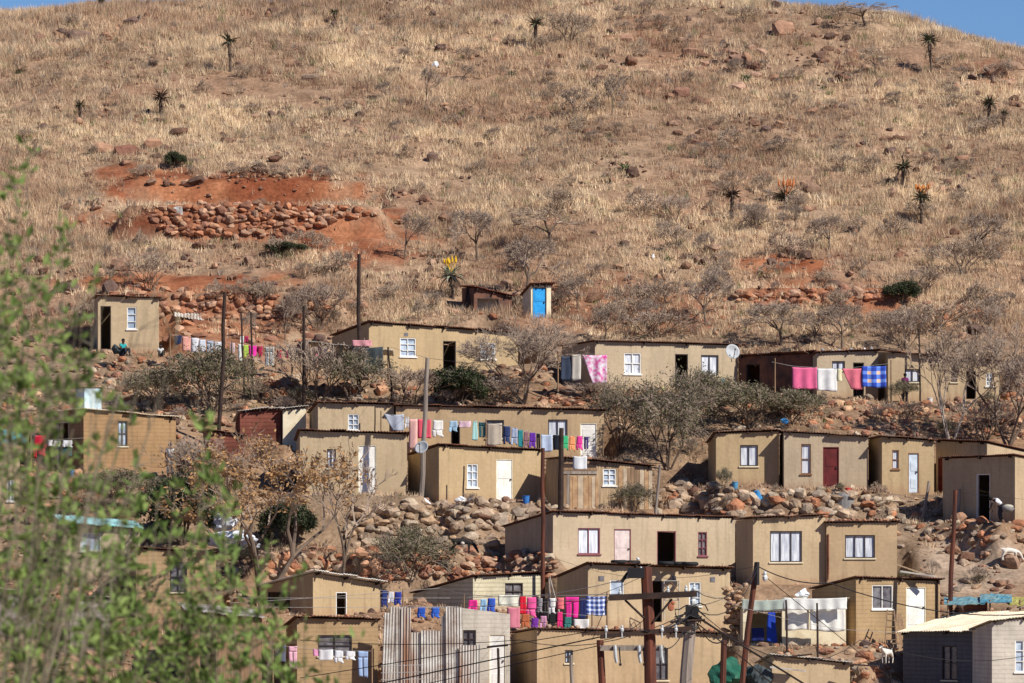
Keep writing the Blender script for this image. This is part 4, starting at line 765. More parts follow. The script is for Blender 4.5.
for g in [(174, 335, 182, 345, (.03, .04, .10), 'shirt', 'dark navy top at the left end of the upper line'), (182, 336.5, 191, 351, (.85, .42, .34), 'sheet', 'round-edged salmon towel on the upper line'), (191, 338, 199, 352, (.82, .82, .86), 'sheet', 'white sheet right beside the salmon towel'), (199, 339.5, 206, 352, (.72, .76, .84), 'shirt', 'white top with dark print, second right of the salmon towel'), (206, 340.5, 214, 353, (.50, .58, .70), 'trousers', 'pale blue trousers on the upper line'), (214, 341.5, 223, 353, (.8, .8, .84), 'shirt', 'white shirt touching the tall leaning pole'),
          (230, 343, 235, 354, (.80, .62, .66), 'shirt', 'narrow pale pink top right of the leaning pole'), (238, 344, 243.5, 361, (.85, .86, .82), 'sheet', 'long narrow white cloth on the upper line'), (243.5, 345, 248.5, 357, (.50, .68, .12), 'shirt', 'lime green top on the upper line'), (248.5, 345.5, 257, 357, (.85, .05, .42), 'shirt', 'bright magenta top on the upper line'), (257, 346, 263, 357, (.45, .03, .09), 'shirt', 'dark red top next to the magenta top'), (264, 347, 275, 366, (.55, .58, .56), 'trousers', 'light grey trousers at the right end of the upper line'), (277, 350, 281.5, 359, (.6, .03, .1), 'sheet', 'left of two small red cloths past the grey trousers'), (285, 350.5, 288.5, 358, (.55, .03, .1), 'sheet', 'right of two small red cloths past the grey trousers'), (240, 336, 244, 343, (.85, .85, .82), 'tee', 'small cream cap-like cloth above the lime green top'), (244.5, 336, 248.5, 342, (.6, .05, .15), 'tee', 'tiny crimson cloth above the magenta top')]: garment(*g[:4], Y1, *g[4:])
for g in [(312, 347, 322, 359, 301, (.85, .22, .34), 'shirt', 'coral pink top under the thin pale shelter roof'), (322, 348, 328, 360, 301, (.62, .66, .72), 'shirt', 'whitish top right of the coral pink top'),
          (561, 356, 571.5, 380, 301.2, (.06, .08, .13), 'sheet', 'dark slate blanket on the porch of the dish house'), (572, 354, 581, 380, 301.1, (.66, .62, .55), 'sheet', 'off-white sheet between the slate and floral blankets')]: garment(*g)
garment(582, 355, 607, 384, 301, None, 'swag', 'pink flowered blanket on the porch of the dish house', 'blanket', 'blanket', M['floral'])
washline([(558, 355), (582, 354.5), (610, 354)], 301.05, 'washing line across the porch of the dish house', [(558, 352, 392)])
YD = 299.8
washline([(772, 362), (792, 366), (840, 369), (886, 364), (893, 363)], YD, 'washing line in front of the small ochre blanket house', [(775, 358, 402), (891, 360, 404)])
for g in [(792, 367, 817, 389, (.85, .17, .34), 'sheet', 'hot pink sheet at the left of the blanket line'), (817, 368.5, 837, 391, (.85, .85, .84), 'sheet', 'plain white sheet right of the hot pink sheet'), (837, 369, 842, 381, (.8, .74, .5), 'sheet', 'small cream cloth next to the plain white sheet'), (842, 368.5, 862, 389, (.78, .20, .27), 'swag', 'slanting rose red towel left of the blue checked blanket')]: garment(*g[:4], YD, *g[4:])
garment(862, 366, 886, 387, YD, None, 'sheet', 'royal blue checked blanket, rightmost on the blanket line', 'blanket', 'blanket', M['tartan_blue'])
washline([(30, 434), (50, 440), (84, 438)], 289.8, 'short washing line at the shaded side of the brown mud-brick house', [(31, 432, 462)])
for g in [(33, 435, 47, 457, (.72, .02, .06), 'tee', 'bright red coat hanging left of the brown mud-brick house'), (47.5, 440, 52.5, 446, (.85, .85, .85), 'sheet', 'small white cloth nearest the red coat'), (53, 440.5, 61, 446.5, (.85, .85, .85), 'tee', 'middle white cloth right of the red coat'), (62, 440, 73, 447, (.82, .82, .84), 'tee', 'third white cloth by the shaded doorway')]: garment(*g[:4], 289.8, *g[4:])
garment(60, 446.5, 72, 456, 289.9, (.05, .12, .12), 'sheet', 'dark teal cloth under the third white cloth')
washline([(-12, 428), (30, 431)], 291, 'washing line with turquoise cloth at the left edge', [(28, 429, 462), (-10, 426, 462)])
garment(3, 429.5, 28, 443, 291, (.10, .55, .72), 'sheet', 'turquoise cloth hanging at the left picture edge'); garment(-7, 430, 2.5, 446, 291, (.05, .09, .3), 'sheet', 'deep blue cloth cut by the left picture edge')
YF = 291.3
washline([(380, 413), (416, 419), (470, 421), (502, 425), (540, 434), (590, 437), (604, 436)], YF, 'longest washing line, before the colourful clothes of the long house', [(381, 411, 462), (486, 419, 462), (603, 434, 462)])
for g in [(384, 414, 404, 430, (.48, .52, .6), 'swag', 'grey-blue sheet pulled aslant at the left of the long line'), (405, 417, 409, 428, (.75, .75, .76), 'tee', 'little whitish top by the grey-blue sheet'), (409, 419, 417.5, 449, (.85, .5, .45), 'sheet', 'long salmon cloth beside the grey pole'), (417.5, 419, 431, 438, (.88, .13, .19), 'sheet', 'coral red towel behind the grey pole'), (432, 420, 444, 437, (.85, .84, .8), 'tee', 'white top right of the coral towel'), (449, 421, 458, 432, (.42, .62, .78), 'tee', 'light blue top with blue print on the long line'), (459, 421, 471, 427, (.85, .6, .68), 'sheet', 'short pale pink cloth on the long line'), (472, 421, 478, 440, (.45, .75, .72), 'skirt', 'mint green cloth on the long line'), (478, 422, 486, 437, (.03, .10, .12), 'trousers', 'dark teal shorts right of the mint cloth'), (487, 423, 502, 445, (.55, .47, .38), 'sheet', 'beige checked cloth on the long line'),
          (503, 426, 511, 444, (.04, .06, .16), 'tee', 'navy top right of the beige cloth'), (511, 428, 518, 445, (.42, .5, .66), 'tee', 'light blue top right of the navy top'), (518, 430, 523, 447, (.03, .25, .28), 'sheet', 'narrow teal cloth on the long line'), (523.5, 431.5, 529, 448, (.28, .15, .17), 'tee', 'brown-mauve top on the long line'), (529, 432.5, 536, 448, (.16, .04, .42), 'tee', 'purple top on the long line'), (536, 433.5, 540.5, 450, (.015, .015, .02), 'trousers', 'narrow black trousers on the long line'), (541, 434.5, 552.5, 451, (.55, .65, .82), 'sheet', 'broad pale blue towel on the long line'), (553, 435, 560, 450, (.015, .02, .03), 'sheet', 'black cloth left of the dark post'), (562, 435.5, 568.5, 450, (.06, .5, .22), 'tee', 'bright green top on the long line'), (569, 436, 575.5, 451, (.85, .36, .16), 'tee', 'orange top on the long line'), (576, 436, 583, 450, (.8, .06, .36), 'tee', 'magenta top on the long line'), (583.5, 436.5, 589, 449, (.08, .05, .2), 'trousers', 'dark violet trousers at the right end of the long line')]: garment(*g[:4], YF, *g[4:])
YG = 266.4
washline([(463, 598), (500, 594), (545, 596), (607, 595), (625, 597)], YG, 'crowded lower washing line above the bottom ochre roof', [(464, 594, 640), (607, 592, 632)])
for g in [(468, 600, 478, 612, (.85, .04, .3), 'tee', 'small hot magenta bundle at the left of the lower line'), (480, 599, 487, 612, (.35, .58, .8), 'tee', 'sky blue top on the lower line'), (487, 598, 496, 613, (.05, .12, .55), 'tee', 'royal blue shirt on the lower line'), (498, 595, 520, 606, (.85, .84, .7), 'sheet', 'cream and pale cyan folded sheet on the lower line'), (520, 596, 526, 614, (.8, .02, .05), 'sheet', 'narrow scarlet cloth on the lower line'), (526, 597, 537, 618, (.9, .12, .36), 'tee', 'bright pink shirt on the lower line'), (537, 598, 543, 613, (.3, .28, .3), 'tee', 'grey patterned top on the lower line'), (543, 598, 548, 620, (.015, .015, .018), 'trousers', 'black trousers left of the little white top'), (548.5, 598, 556, 614, (.85, .83, .8), 'tee', 'little white top on the lower line'), (556.5, 597.5, 564, 609, (.85, .2, .22), 'sheet', 'coral cloth on the lower line'), (564, 597, 580, 618, (.88, .04, .34), 'trousers', 'hot pink trousers on the lower line'), (580, 598, 586, 619, (.03, .04, .15), 'sheet', 'navy cloth between pink trousers and checked cloth')]: garment(*g[:4], YG, *g[4:])
garment(586, 596, 607, 615, YG, None, 'sheet', 'navy and white checked cloth at the right end of the lower line', 'cloth', 'sheet', M['tartan_white'])
for g in [(507, 607, 520, 628, (.75, .25, .32), 'sheet', 'faded pink sheet below the cream sheet'), (521, 614, 530, 628, (.5, .14, .06), 'tee', 'rust brown top on the rear rail of the lower line'), (531, 618, 539, 629, (.2, .04, .35), 'tee', 'violet top on the rear rail of the lower line'), (540, 616, 547, 628, (.7, .35, .5), 'tee', 'mauve top on the rear rail of the lower line'), (548, 614, 556, 629, (.02, .02, .02), 'tee', 'black top on the rear rail of the lower line'), (557, 612, 563, 628, (.75, .04, .2), 'tee', 'crimson top on the rear rail of the lower line'), (564, 617, 572, 629, (.05, .2, .18), 'tee', 'dark green top on the rear rail of the lower line'), (573, 619, 590, 629, (.85, .82, .78), 'shirt', 'white cardigan lying low on the rear rail of the lower line')]: garment(*g[:4], 266.0, *g[4:])
washline([(500, 608), (545, 612), (592, 616)], 266.05, 'low second rail of clothes under the crowded lower line', [(592, 612, 632)])
washline([(378, 590), (404, 592)], 263.6, 'washing line with navy clothes by the corrugated fence', [(403, 589, 640)])
for g in [(381, 591, 388, 607, (.03, .05, .2), 'tee', 'left navy top over the corrugated fence'), (388, 592, 394, 603, (.8, .8, .85), 'tee', 'white printed top between two navy ones'), (394, 592, 402, 605, (.04, .06, .35), 'tee', 'right navy top over the corrugated fence')]: garment(*g[:4], 263.6, *g[4:])
washline([(405, 606), (462, 607)], 263.2, 'short line with blue clothes behind the corrugated fence', [(461, 604, 640)])
for g in [(417, 607, 426, 618, (.03, .1, .5), 'tee', 'blue top, left of two behind the corrugated fence'), (431, 607, 440, 618, (.04, .14, .6), 'tee', 'brighter blue top, right of two behind the corrugated fence')]: garment(*g[:4], 263.2, *g[4:])
YI = 258.6
washline([(272, 645), (315, 649), (350, 651), (372, 651)], YI, 'bottom left washing line in front of the tan house', [(273, 642, 700), (372, 648, 700)])
for g in [(276, 645, 286, 662, (.12, .13, .18), 'sheet', 'dark grey cloth at the left of the bottom line'), (288, 646, 298, 668, (.8, .45, .55), 'trousers', 'pale pink leggings on the bottom line'), (313, 649, 319, 656, (.8, .35, .55), 'sheet', 'small pink cloth left of the white towel'), (319, 649.5, 333, 660, (.85, .85, .87), 'sheet', 'white towel under the wide grey window'), (334, 650.5, 344, 663, (.80, .82, .86), 'tee', 'left white vest on the bottom line'), (345, 651, 356, 660, (.85, .85, .86), 'tee', 'right white vest on the bottom line'), (357, 651, 369, 677, (.35, .48, .72), 'trousers', 'light blue jeans on the bottom line')]: garment(*g[:4], YI, *g[4:])
garment(766, 612, 777, 642, 266.2, (.02, .06, .42), 'skirt', 'long royal blue garment in the dark opening of the canvas shack'); garment(752, 628, 764, 641, 266.15, (.02, .03, .15), 'sheet', 'navy cloth in the dark opening of the canvas shack')
washline([(748, 611), (784, 611)], 266.25, 'rail inside the opening of the canvas shack')
garment(573, 456, 587, 469, 283.2, (.82, .84, .86), 'sheet', 'white cloth pinned under the eave of the plank shack')
garment(477, 297.5, 498, 311, 317.2, (.78, .72, .62), 'sheet', 'off-white sack cloth closing the rusty shelter'); 
garment(785, 607, 809, 630, 265.7, (.85, .82, .76), 'sheet', 'left white canvas sheet of the canvas shack', 'canvas', 'canvas_sheet'); garment(810, 603, 845, 631, 265.6, (.88, .86, .80), 'sheet', 'right white canvas sheet of the canvas shack', 'canvas', 'canvas_sheet')

# ---------------------------------------------------------------- poles and wires
def pole(x0, y0, x1, y1, Y, r, m, label, cat='pole', name='wooden_pole', extra=None, cap=True):
    """from foot pixel to top pixel at distance Y; the foot goes on down to the ground"""
    a, b = P(x0, y0, Y), P(x1, y1, Y); zg = float(H(a[0], Y))-.3
    if a[2] > zg: a = a+(a-b)*((a[2]-zg)/(b[2]-a[2]))
    root = thing(name, label, cat, a); mb = MB(); n = 5; rr = np.random.default_rng(int(x0)); pts = [a+(b-a)*i/n+np.array((rr.normal(0, r*.25), 0, 0))*(0 < i < n) for i in range(n+1)]
    mb.tube(pts, [r*(1.15-.25*i/n) for i in range(n+1)], 8); mb.build('pole', M[m], root, a)
    return root, a, b
def insul(mb, c, s=.06): mb.ball(c, s, s, s*1.3, 7, 5); mb.ball(c+np.array((0, 0, s*1.6)), s*.7, s*.7, s*.9, 7, 4)
for a in [(359, 342, 359, 254, 301.0, .105, 'darkwood', 'tall straight black pole left of the blue-window house'), (304, 405, 304, 306, 299, .085, 'darkwood', 'dark crooked pole in the dry brown bush'), (219, 434, 225, 292, 294.5, .10, 'darkwood', 'tall leaning pole between two olive bushes'), (421, 500, 427.5, 358, 284.6, .115, 'polegrey', 'grey pole rising through the coral towel'), (560.5, 512, 561.5, 428, 283.0, .13, 'darkwood', 'short thick black post at the plank shack'), (543, 575, 543, 448, 273.2, .10, 'polebrown', 'dark brown pole before the shaded wall of the plum-framed house'),
          (948, 640, 955.5, 490, 266.0, .11, 'polebrown', 'tall slim pole leaning right beside the white-door ladder house'), (922, 525, 929, 481, 283.0, .075, 'polegrey', 'thin slanting grey stake by the narrow ochre house'), (959, 540, 959, 489, 281.6, .095, 'polegrey', 'grey post before the shaded doorway house'), (243, 362, 241, 312, 302, .05, 'darkwood', 'thin dark stake, left of a pair on the red bank'), (252, 362, 251, 312, 302, .05, 'darkwood', 'thin dark stake, right of a pair on the red bank'),
          (573, 700, 571, 655, 256, .085, 'polegrey', 'short grey post in front of the bottom ochre house'), (724, 700, 724, 640, 190, .11, 'polebrown', 'dark red-brown post before the green tarp'), (375, 462, 375, 406, 291.5, .035, 'darkwood', 'thin dark rod against the ochre room with small window'), (463, 520, 464, 466, 285.3, .04, 'darkwood', 'thin dark stick leaning beside the arched window'), (788, 683, 786, 600, 262, .05, 'darkwood', 'crooked thin stick before the white canvas'), (818, 690, 817, 603, 262, .05, 'darkwood', 'thin stick before the right canvas panel'), (920, 404, 919, 329, 300.6, .045, 'darkwood', 'thin dark mast before the steep-roofed house'), (390, 372, 388, 347, 300.5, .05, 'darkwood', 'leaning prop at the dark tarp')]: pole(*a)
pole(656, 514, 660, 465, 282.4, .07, 'polegrey', 'light metal post at the right corner of the plank shack', name='metal_post')
r0, a, b = pole(549, 600, 549, 578, 267.2, .05, 'barkpale', 'short pale stump of the curved stick')
root = thing('curved_stick', 'pale curved stick rising from the crowded lower washing line', 'stick', P(560, 620, 267)); mb = MB(); mb.tube([P(561, 620, 267), P(557, 604, 267), P(553, 590, 267), P(549, 574, 267)], [.05, .05, .045, .03], 6); mb.build('shaft', M['barkpale'], root, P(560, 620, 267))
# big brown pole with crossarm, middle bottom
YP = 142.
root, a, b = pole(650, 683, 646, 567, YP, .155, 'polebrown', 'thickest red-brown power pole with a long black crossarm', 'power pole', 'power_pole')
mb = MB(); p, q = P(609, 598, YP-.2), P(697, 594, YP-.2); mb.box(p+np.array((0, -.06, -.07)), q-p, (0, .12, 0), (0, 0, .15)); mb.build('crossarm', M['darkwood'], root, a)
for x, y in ((620, 593), (668, 591), (686, 590), (694, 589)): mb = MB(); c = P(x, y, YP-.2); mb.tube([c-np.array((0, 0, .08)), c], .015, 5); insul(mb, c, .05); mb.build('insulator', M['ceramic'], root, a)
for x0, y0, x1, y1 in ((625, 600, 644, 618), (672, 599, 653, 622)): mb = MB(); mb.tube([P(x0, y0, YP-.16), P(x1, y1, YP-.14)], .03, 5); mb.build('brace', M['darkwood'], root, a)
mb = MB(); c = P(636, 573, YP-.15); mb.cbox(c, .42, .25, .26); mb.tube([c+np.array((-.2, 0, 0)), c+np.array((-.36, 0, -.22))], .05, 6); mb.build('switch_housing', M['rubber'], root, a)
mb = MB(); insul(mb, P(628, 576, YP-.15), .055); insul(mb, P(641, 571, YP-.2), .045); mb.build('insulator', M['ceramic'], root, a)
mb = MB(); p, q = P(600, 637, YP-.2), P(692, 628, YP-.2); mb.box(p+np.array((0, -.05, -.05)), q-p, (0, .1, 0), (0, 0, .11)); mb.build('crossarm', M['darkwood'], root, a)
for i, x in enumerate((606, 622, 662, 676)): mb = MB(); c = P(x, 630-.1*i, YP-.25); mb.tube([c-np.array((0, 0, .2)), c], .02, 5); insul(mb, c, .05); mb.build('insulator', M['ceramic'], root, a)
YQ = 145.
root, a, b = pole(602, 683, 600, 640, YQ, .10, 'polebrown', 'short dark pole carrying three hanging fuse holders', 'power pole', 'power_pole')
mb = MB(); p, q = P(600, 648, YQ-.15), P(664, 648, YQ-.15); mb.box(p+np.array((0, -.05, -.07)), q-p, (0, .1, 0), (0, 0, .14)); mb.build('crossarm', M['polegrey'], root, a)
for x in (616, 640, 662):
    mb = MB(); c = P(x, 655, YQ-.25); mb.tube([c+np.array((-.03, 0, .25)), c+np.array((-.01, 0, -.05)), c+np.array((.02, 0, -.2))], [.045, .05, .04], 7); o = mb.build('fuse_holder', M['ceramic'], root, a)
    mb = MB(); mb.tube([c+np.array((.08, -.02, .2)), c+np.array((.11, -.02, -.2))], .018, 5); mb.ball(c+np.array((.11, -.02, -.24)), .04, n=6, m=4); mb.build('fuse_link', M['rubber'], o, a)
YR = 150.
root, a, b = pole(686, 683, 692, 605, YR, .17, 'polegrey', 'leaning grey pole with a knot of black cables round its top', 'power pole', 'power_pole')
r = np.random.default_rng(77)
for i in range(9):
    c = P(690+r.uniform(-9, 8), 622+r.uniform(-12, 12), YR-.25); pts = [c+np.array((math.cos(t)*r.uniform(.12, .3), math.sin(t*1.3)*.08, math.sin(t)*r.uniform(.1, .26))) for t in np.linspace(0, 5.2, 9)]; mb = MB(); mb.tube(pts, .018, 5); mb.build('cable_loop', M['cable'], root, a)
mb = MB(); mb.cbox(P(692, 612, YR-.2), .34, .2, .3); mb.build('junction_box', M['rubber'], root, a); mb = MB(); insul(mb, P(693, 596, YR-.05), .09); insul(mb, P(693, 602, YR-.05), .09); mb.build('insulator', M['ceramic'], root, a)
mb = MB(); mb.tube([P(670, 622, YR-.3), P(705, 620, YR-.3)], .035, 5); mb.build('cable_bracket', M['darkwood'], root, a)
YS = 200.
root, a, b = pole(742, 690, 757, 563, YS, .105, 'polebrown', 'slim leaning pole in front of the canvas shack', 'power pole', 'power_pole')
mb = MB(); mb.tube([P(757, 562, YS-.1), P(757, 585, YS-.12)], .09, 7); mb.build('pole_cap', M['cable'], root, a); mb = MB(); insul(mb, P(765, 578, YS-.1), .1); mb.build('insulator', M['ceramic'], root, a)
root, a, b = pole(498, 700, 498, 648, 250, .06, 'darkwood', 'T-shaped dark post before the white door', 'post', 'post'); mb = MB(); mb.tube([P(487, 647, 250), P(508, 645, 250)], .05, 5); mb.build('crossbar', M['darkwood'], root, a)
def wire(pts, rad, label, m='cable', sag=0):
    p = [np.array(P(*q)) for q in pts]; out = []
    for i in range(len(p)-1):
        L = np.linalg.norm(p[i+1]-p[i])
        for t in np.linspace(0, 1, 9)[:-1]: c = p[i]*(1-t)+p[i+1]*t; c[2] -= sag*L*4*t*(1-t)*.02; out.append(c)
    out.append(p[-1]); mb = MB(); mb.tube(out, rad*.75, 4); o = mb.build('overhead_wire', M[m], None, out[0]); tag(o, label, 'wire')
for w in [([(330, 694, 150), (600, 637, YP-.2)], .022, 'heavy black wire running low left from the thick power pole'), ([(300, 678, 150), (606, 629, YP-.2)], .014, 'thinner wire just above the heavy black wire'), ([(690, 612, YR-.2), (722, 633, 170), (830, 700, 190)], .05, 'thick cable bundle dropping right from the grey pole'), ([(690, 618, YR-.2), (745, 660, 170), (790, 700, 180)], .03, 'lower cable dropping right from the grey pole'),
          ([(757, 566, YS), (830, 583, 210), (1030, 614, 230)], .028, 'wire going right from the top of the slim leaning pole', 'cable', 1), ([(762, 574, YS), (905, 690, 230)], .022, 'wire descending steeply right from the slim leaning pole', 'cable'), ([(757, 570, YS), (700, 612, YR)], .018, 'wire between the slim leaning pole and the grey pole', 'cable', .6), ([(757, 566, YS), (560, 560, 262), (430, 525, 284)], .010, 'fine dark wire from the slim leaning pole towards the dish pole', 'cable', .5),
          ([(694, 590, YP-.2), (1030, 604, 190)], .007, 'pale wire right of the black crossarm', 'wirepale', 1), ([(230, 603, 255), (440, 588, 255), (634, 577, YP)], .013, 'uppermost of three pale wires at lower left', 'wirepale', .2), ([(230, 598, 255), (450, 598, 255), (620, 594, YP-.2)], .012, 'middle of three pale wires at lower left', 'wirepale'), ([(210, 607, 255), (450, 608, 255), (609, 598, YP-.2)], .012, 'lowest of three pale wires at lower left', 'wirepale'),
          ([(225, 300, 294.5), (304, 320, 299), (359, 262, 301)], .008, 'fine wire linking the leaning pole and the straight black pole', 'cable', 1), ([(390, 347, 300.4), (427, 358, 284.6)], .012, 'pale wire from the shelter to the grey pole', 'wirepale'), ([(427, 358, 284.6), (490, 366, 296)], .012, 'short wire from the grey pole past the dark door', 'cable'), ([(955, 492, 266), (1030, 500, 270)], .008, 'fine wire leaving the tall slim pole to the right', 'cable'), ([(660, 466, 282.4), (716, 434, 286)], .008, 'fine wire from the metal post to the curtained room', 'cable'),
          ([(690, 606, YR), (755, 572, YS)], .012, 'upper wire between grey pole and slim pole', 'cable', .3), ([(609, 598, YP-.2), (592, 640, YQ)], .012, 'drop wire from the crossarm tip', 'cable'), ([(650, 632, YP), (690, 615, YR-.2)], .035, 'black cable bundle between thick pole and grey pole', 'cable', .6), ([(603, 636, YP), (650, 630, YP-.3), (686, 612, YR-.2)], .02, 'second black cable between thick pole and grey pole', 'cable', .8)]: wire(*w)
# ---------------------------------------------------------------- things on and around the houses
def on(px, py, Y): return P(px, py, Y)
# pale steel box on the brown house
c = on(94, 411, H6['A'][1]+1.0); root = thing('steel_box', 'pale blue steel box standing on the roof of the brown mud-brick house', 'metal box', c); th = H6['thr']; d = np.array((math.cos(th), math.sin(th), 0)); b = np.array((-d[1], d[0], 0)); z = np.array((0, 0, 1.)); o = np.array(on(84.5, 410, H6['A'][1]+.9))
mb = MB(); mb.box(o, d*.98, b*.95, z*1.12); mb.build('body', M['steelblue'], root, c); mb = MB(); mb.box(o-d*.02-b*.02+z*1.122, d*1.03, b*1.0, z*.04); mb.build('lid', M['framedark'], root, c); mb = MB(); mb.box(o+d*.48-b*.012+z*.03, d*.02, b*.01, z*1.05); mb.build('seam', M['cream'], root, c)
def dish(px, py, rpx, Y, label, tilt=(.5, -.8, .35), arm=None):
    c = on(px, py, Y); root = thing('satellite_dish', label, 'satellite dish', c); r = rpx/F*Y; n = Vector(tilt).normalized(); rot = n.to_track_quat('Z', 'Y').to_matrix(); mb = MB(); vs = []; fs = []
    for s_, t in ((0, 0), (1, .02)):
        for i in range(6):
            for j in range(20): a = 6.283*j/20; q = i/5*r; v = rot@Vector((q*math.cos(a), q*math.sin(a), (q*q)/(r*r)*r*.28-t)); vs.append(c+np.array(v))
    for s_ in (0, 1):
        for i in range(5):
            for j in range(20): a = s_*120+i*20+j; b_ = s_*120+i*20+(j+1) % 20; fs.append((a, b_, b_+20, a+20))
    for j in range(20): fs.append((100+j, 100+(j+1) % 20, 220+(j+1) % 20, 220+j))
    mb.add(vs, fs); mb.build('dish', M['dish'], root, c, True)
    e = np.array(rot@Vector((0, 0, r*1.1))); lo = np.array(rot@Vector((0, -r*.95, r*.25))) ; mb = MB(); mb.tube([c+lo, c+e], .02, 5); mb.ball(c+e, .05, n=6, m=4); mb.build('feed_arm', M['framedark'], root, c)
    mb = MB(); mb.tube([c-np.array(n)*.03, c-np.array(n)*.2+np.array((0, 0, -.05)), c+np.array((arm or (0, .3, -r*1.3)))], .025, 5); mb.build('bracket', M['framedark'], root, c)
dish(732, 352, 7.6, 302.0, 'grey satellite dish on the right corner of the dish house', (.35, -.9, .3)); dish(422, 448, 7.2, 284.2, 'pale satellite dish on the grey pole', (-.35, -.8, .5), (.05, .25, -.1))
# shelter left of the blue-window house
YA = 300.6; root = thing('lean_to_shelter', 'thin pale roof shelter with dark tarp at the left of the blue-window house', 'shelter', P(350, 375, YA)); og = P(350, 375, YA)
mb = MB(); a = P(308, 341, YA); b = P(393, 350, YA); dd = b-a; L = np.linalg.norm(dd); corr_sheet(mb, a, dd/L, np.array((0, .995, -.1)), L, 2.2, seed=5); mb.build('roof', M['zinc'], root, og)
for x, yt in ((310, 342), (388, 350), (350, 345)): mb = MB(); mb.tube([P(x, 380, YA+.1), P(x, yt, YA+.1)], .045, 6); mb.build('post', M['wood'], root, og)
garment(352, 346.5, 383, 371, YA-.15, None, 'sheet', 'dark blue-green tarp hanging from the thin pale shelter', 'tarp', 'tarp', M['shadecloth']); garment(352, 340, 372, 346, YA-.2, (.75, .35, .38), 'sheet', 'pink cloth laid over the edge of the thin pale shelter')
# collapsed shelter extras
pc = P(469, 284, 317); root = thing('rusty_panel', 'dark rusty sheet panel propped at the left of the rusty shelter', 'metal panel', P(469, 313, 316.5)); mb = MB(); a = P(463, 313, 316.4); mb.box(a, P(471, 313, 316.4)-a, (.0, .06, 0), P(467, 285, 316.9)-a); mb.build('sheet', M['darkwood'], root, P(469, 313, 316.5)); mb = MB(); a = P(471, 311, 316.3); mb.tube([a, P(474, 288, 316.6)], .035, 5); mb.build('strut', M['woodpale'], root, P(469, 313, 316.5))
root = thing('sheet_of_zinc', 'whitish corrugated sheet lying on red stones near the upper line', 'metal sheet', hit(189, 317)); c = hit(189, 317); mb = MB(); corr_sheet(mb, P(174, 317, c[1]-.5), np.array((.98, 0, -.12)), np.array((0, .8, .5)), 1.7, .75, per=.18, amp=.03, seed=9); mb.build('sheet', M['zinc'], root, c)
def slab_thing(name, label, cat, x0, y0, x1, y1, Y, dpt, m, rz=0, parts=()):
    a = P(x0, y1, Y); w = (x1-x0)/F*Y; h = (y1-y0)/F*Y; root = thing(name, label, cat, a); mb = MB(); mb.box(a, np.array((math.cos(rz), math.sin(rz), 0))*w, np.array((-math.sin(rz), math.cos(rz), 0))*dpt, (0, 0, h)); mb.build('body', M[m], root, a); return root, a, w, h
def crumple(x0, y0, x1, y1, Y, dpt, m, label, name, cat, seed=0):
    """a heap under a creased sheet"""
    a = P((x0+x1)/2, y1, Y); w = (x1-x0)/F*Y/2; h = (y1-y0)/F*Y; r = np.random.default_rng(seed); bm = bmesh.new(); bmesh.ops.create_icosphere(bm, subdivisions=4, radius=1); V = np.array([v.co[:] for v in bm.verts]); Fc = np.array([[v.index for v in f.verts] for f in bm.faces]); bm.free()
    N = r.normal(size=(16, 3)); N /= np.linalg.norm(N, axis=1)[:, None]; dd = V@N.T; V = V*np.minimum(np.min(np.where(dd > .05, r.uniform(.6, .95, 16)/np.maximum(dd, .05), 9), 1), 1.2)[:, None]; V *= 1+.07*np.sin(V@r.normal(size=(3, 4))*9).sum(1)[:, None]/2
    V = V*np.array((w, dpt/2, h*.5))/np.abs(V).max(0)+np.array((0, dpt/2, h*.5)); o = link(name, npmesh(name, V, Fc), M[m], loc=tuple(a)); return tag(o, label, cat)
M['plasticwhite'] = mat('white_plastic', (.78, .8, .84), (.6, .64, .7), sc=3, rough=.45, bump=.4); M['plasticblue'] = mat('blue_plastic', (.08, .32, .66), (.05, .24, .5), sc=3, rough=.5); M['greentarp'] = mat('green_tarp', (.025, .13, .08), (.02, .08, .055), sc=2, rough=.6); M['bluegreentarp'] = mat('blue_green_tarp', (.07, .22, .30), (.22, .30, .28), sc=1.6, rough=.6); M['tankgrey'] = mat('grey_tank', (.25, .24, .23), (.18, .17, .17), sc=2, rough=.7)
crumple(206, 512, 240, 532, 279.5, 1.5, 'plasticwhite', 'upper heap of white plastic sheeting behind the green bush', 'plastic_heap', 'plastic sheeting', 1); crumple(206, 528, 264, 550, 277.8, 1.6, 'plasticwhite', 'lower wide heap of white plastic sheeting behind the green bush', 'plastic_heap', 'plastic sheeting', 2)
crumple(751, 486, 764, 515, 284.2, .3, 'plasticblue', 'bright blue plastic sheet caught on the grey-brown boulder wall', 'plastic_sheet', 'plastic sheeting', 3); crumple(780, 432-14, 789, 424, 296, .3, 'plasticblue', 'scrap of turquoise plastic in the shrubs above the curtained room', 'plastic_sheet', 'plastic sheeting', 4)
crumple(812, 489, 822, 500, 285.5, .4, 'plasticwhite', 'white sack on the stones before the dark red door', 'sack', 'sack', 5); crumple(824, 505, 832, 513, 284.8, .3, 'plasticwhite', 'smaller white sack left of the grey tank', 'sack', 'sack', 6); crumple(452, 496, 466, 505, 283.6, .4, 'plasticwhite', 'white rounded sack on top of the pale boulder wall', 'sack', 'sack', 7); crumple(416, 497, 431, 509, 282.6, .5, 'plasticwhite', 'white litter at the foot of the grey pole', 'sack', 'sack', 8)
crumple(708, 657, 746, 700, 259, 2.6, 'greentarp', 'dark green tarp over a load behind the dark red-brown pole', 'tarp', 'tarp', 9); crumple(744, 664, 775, 692, 259.5, 1.2, 'shadecloth', 'dark grey heap right of the green tarp', 'tarp', 'tarp', 10)
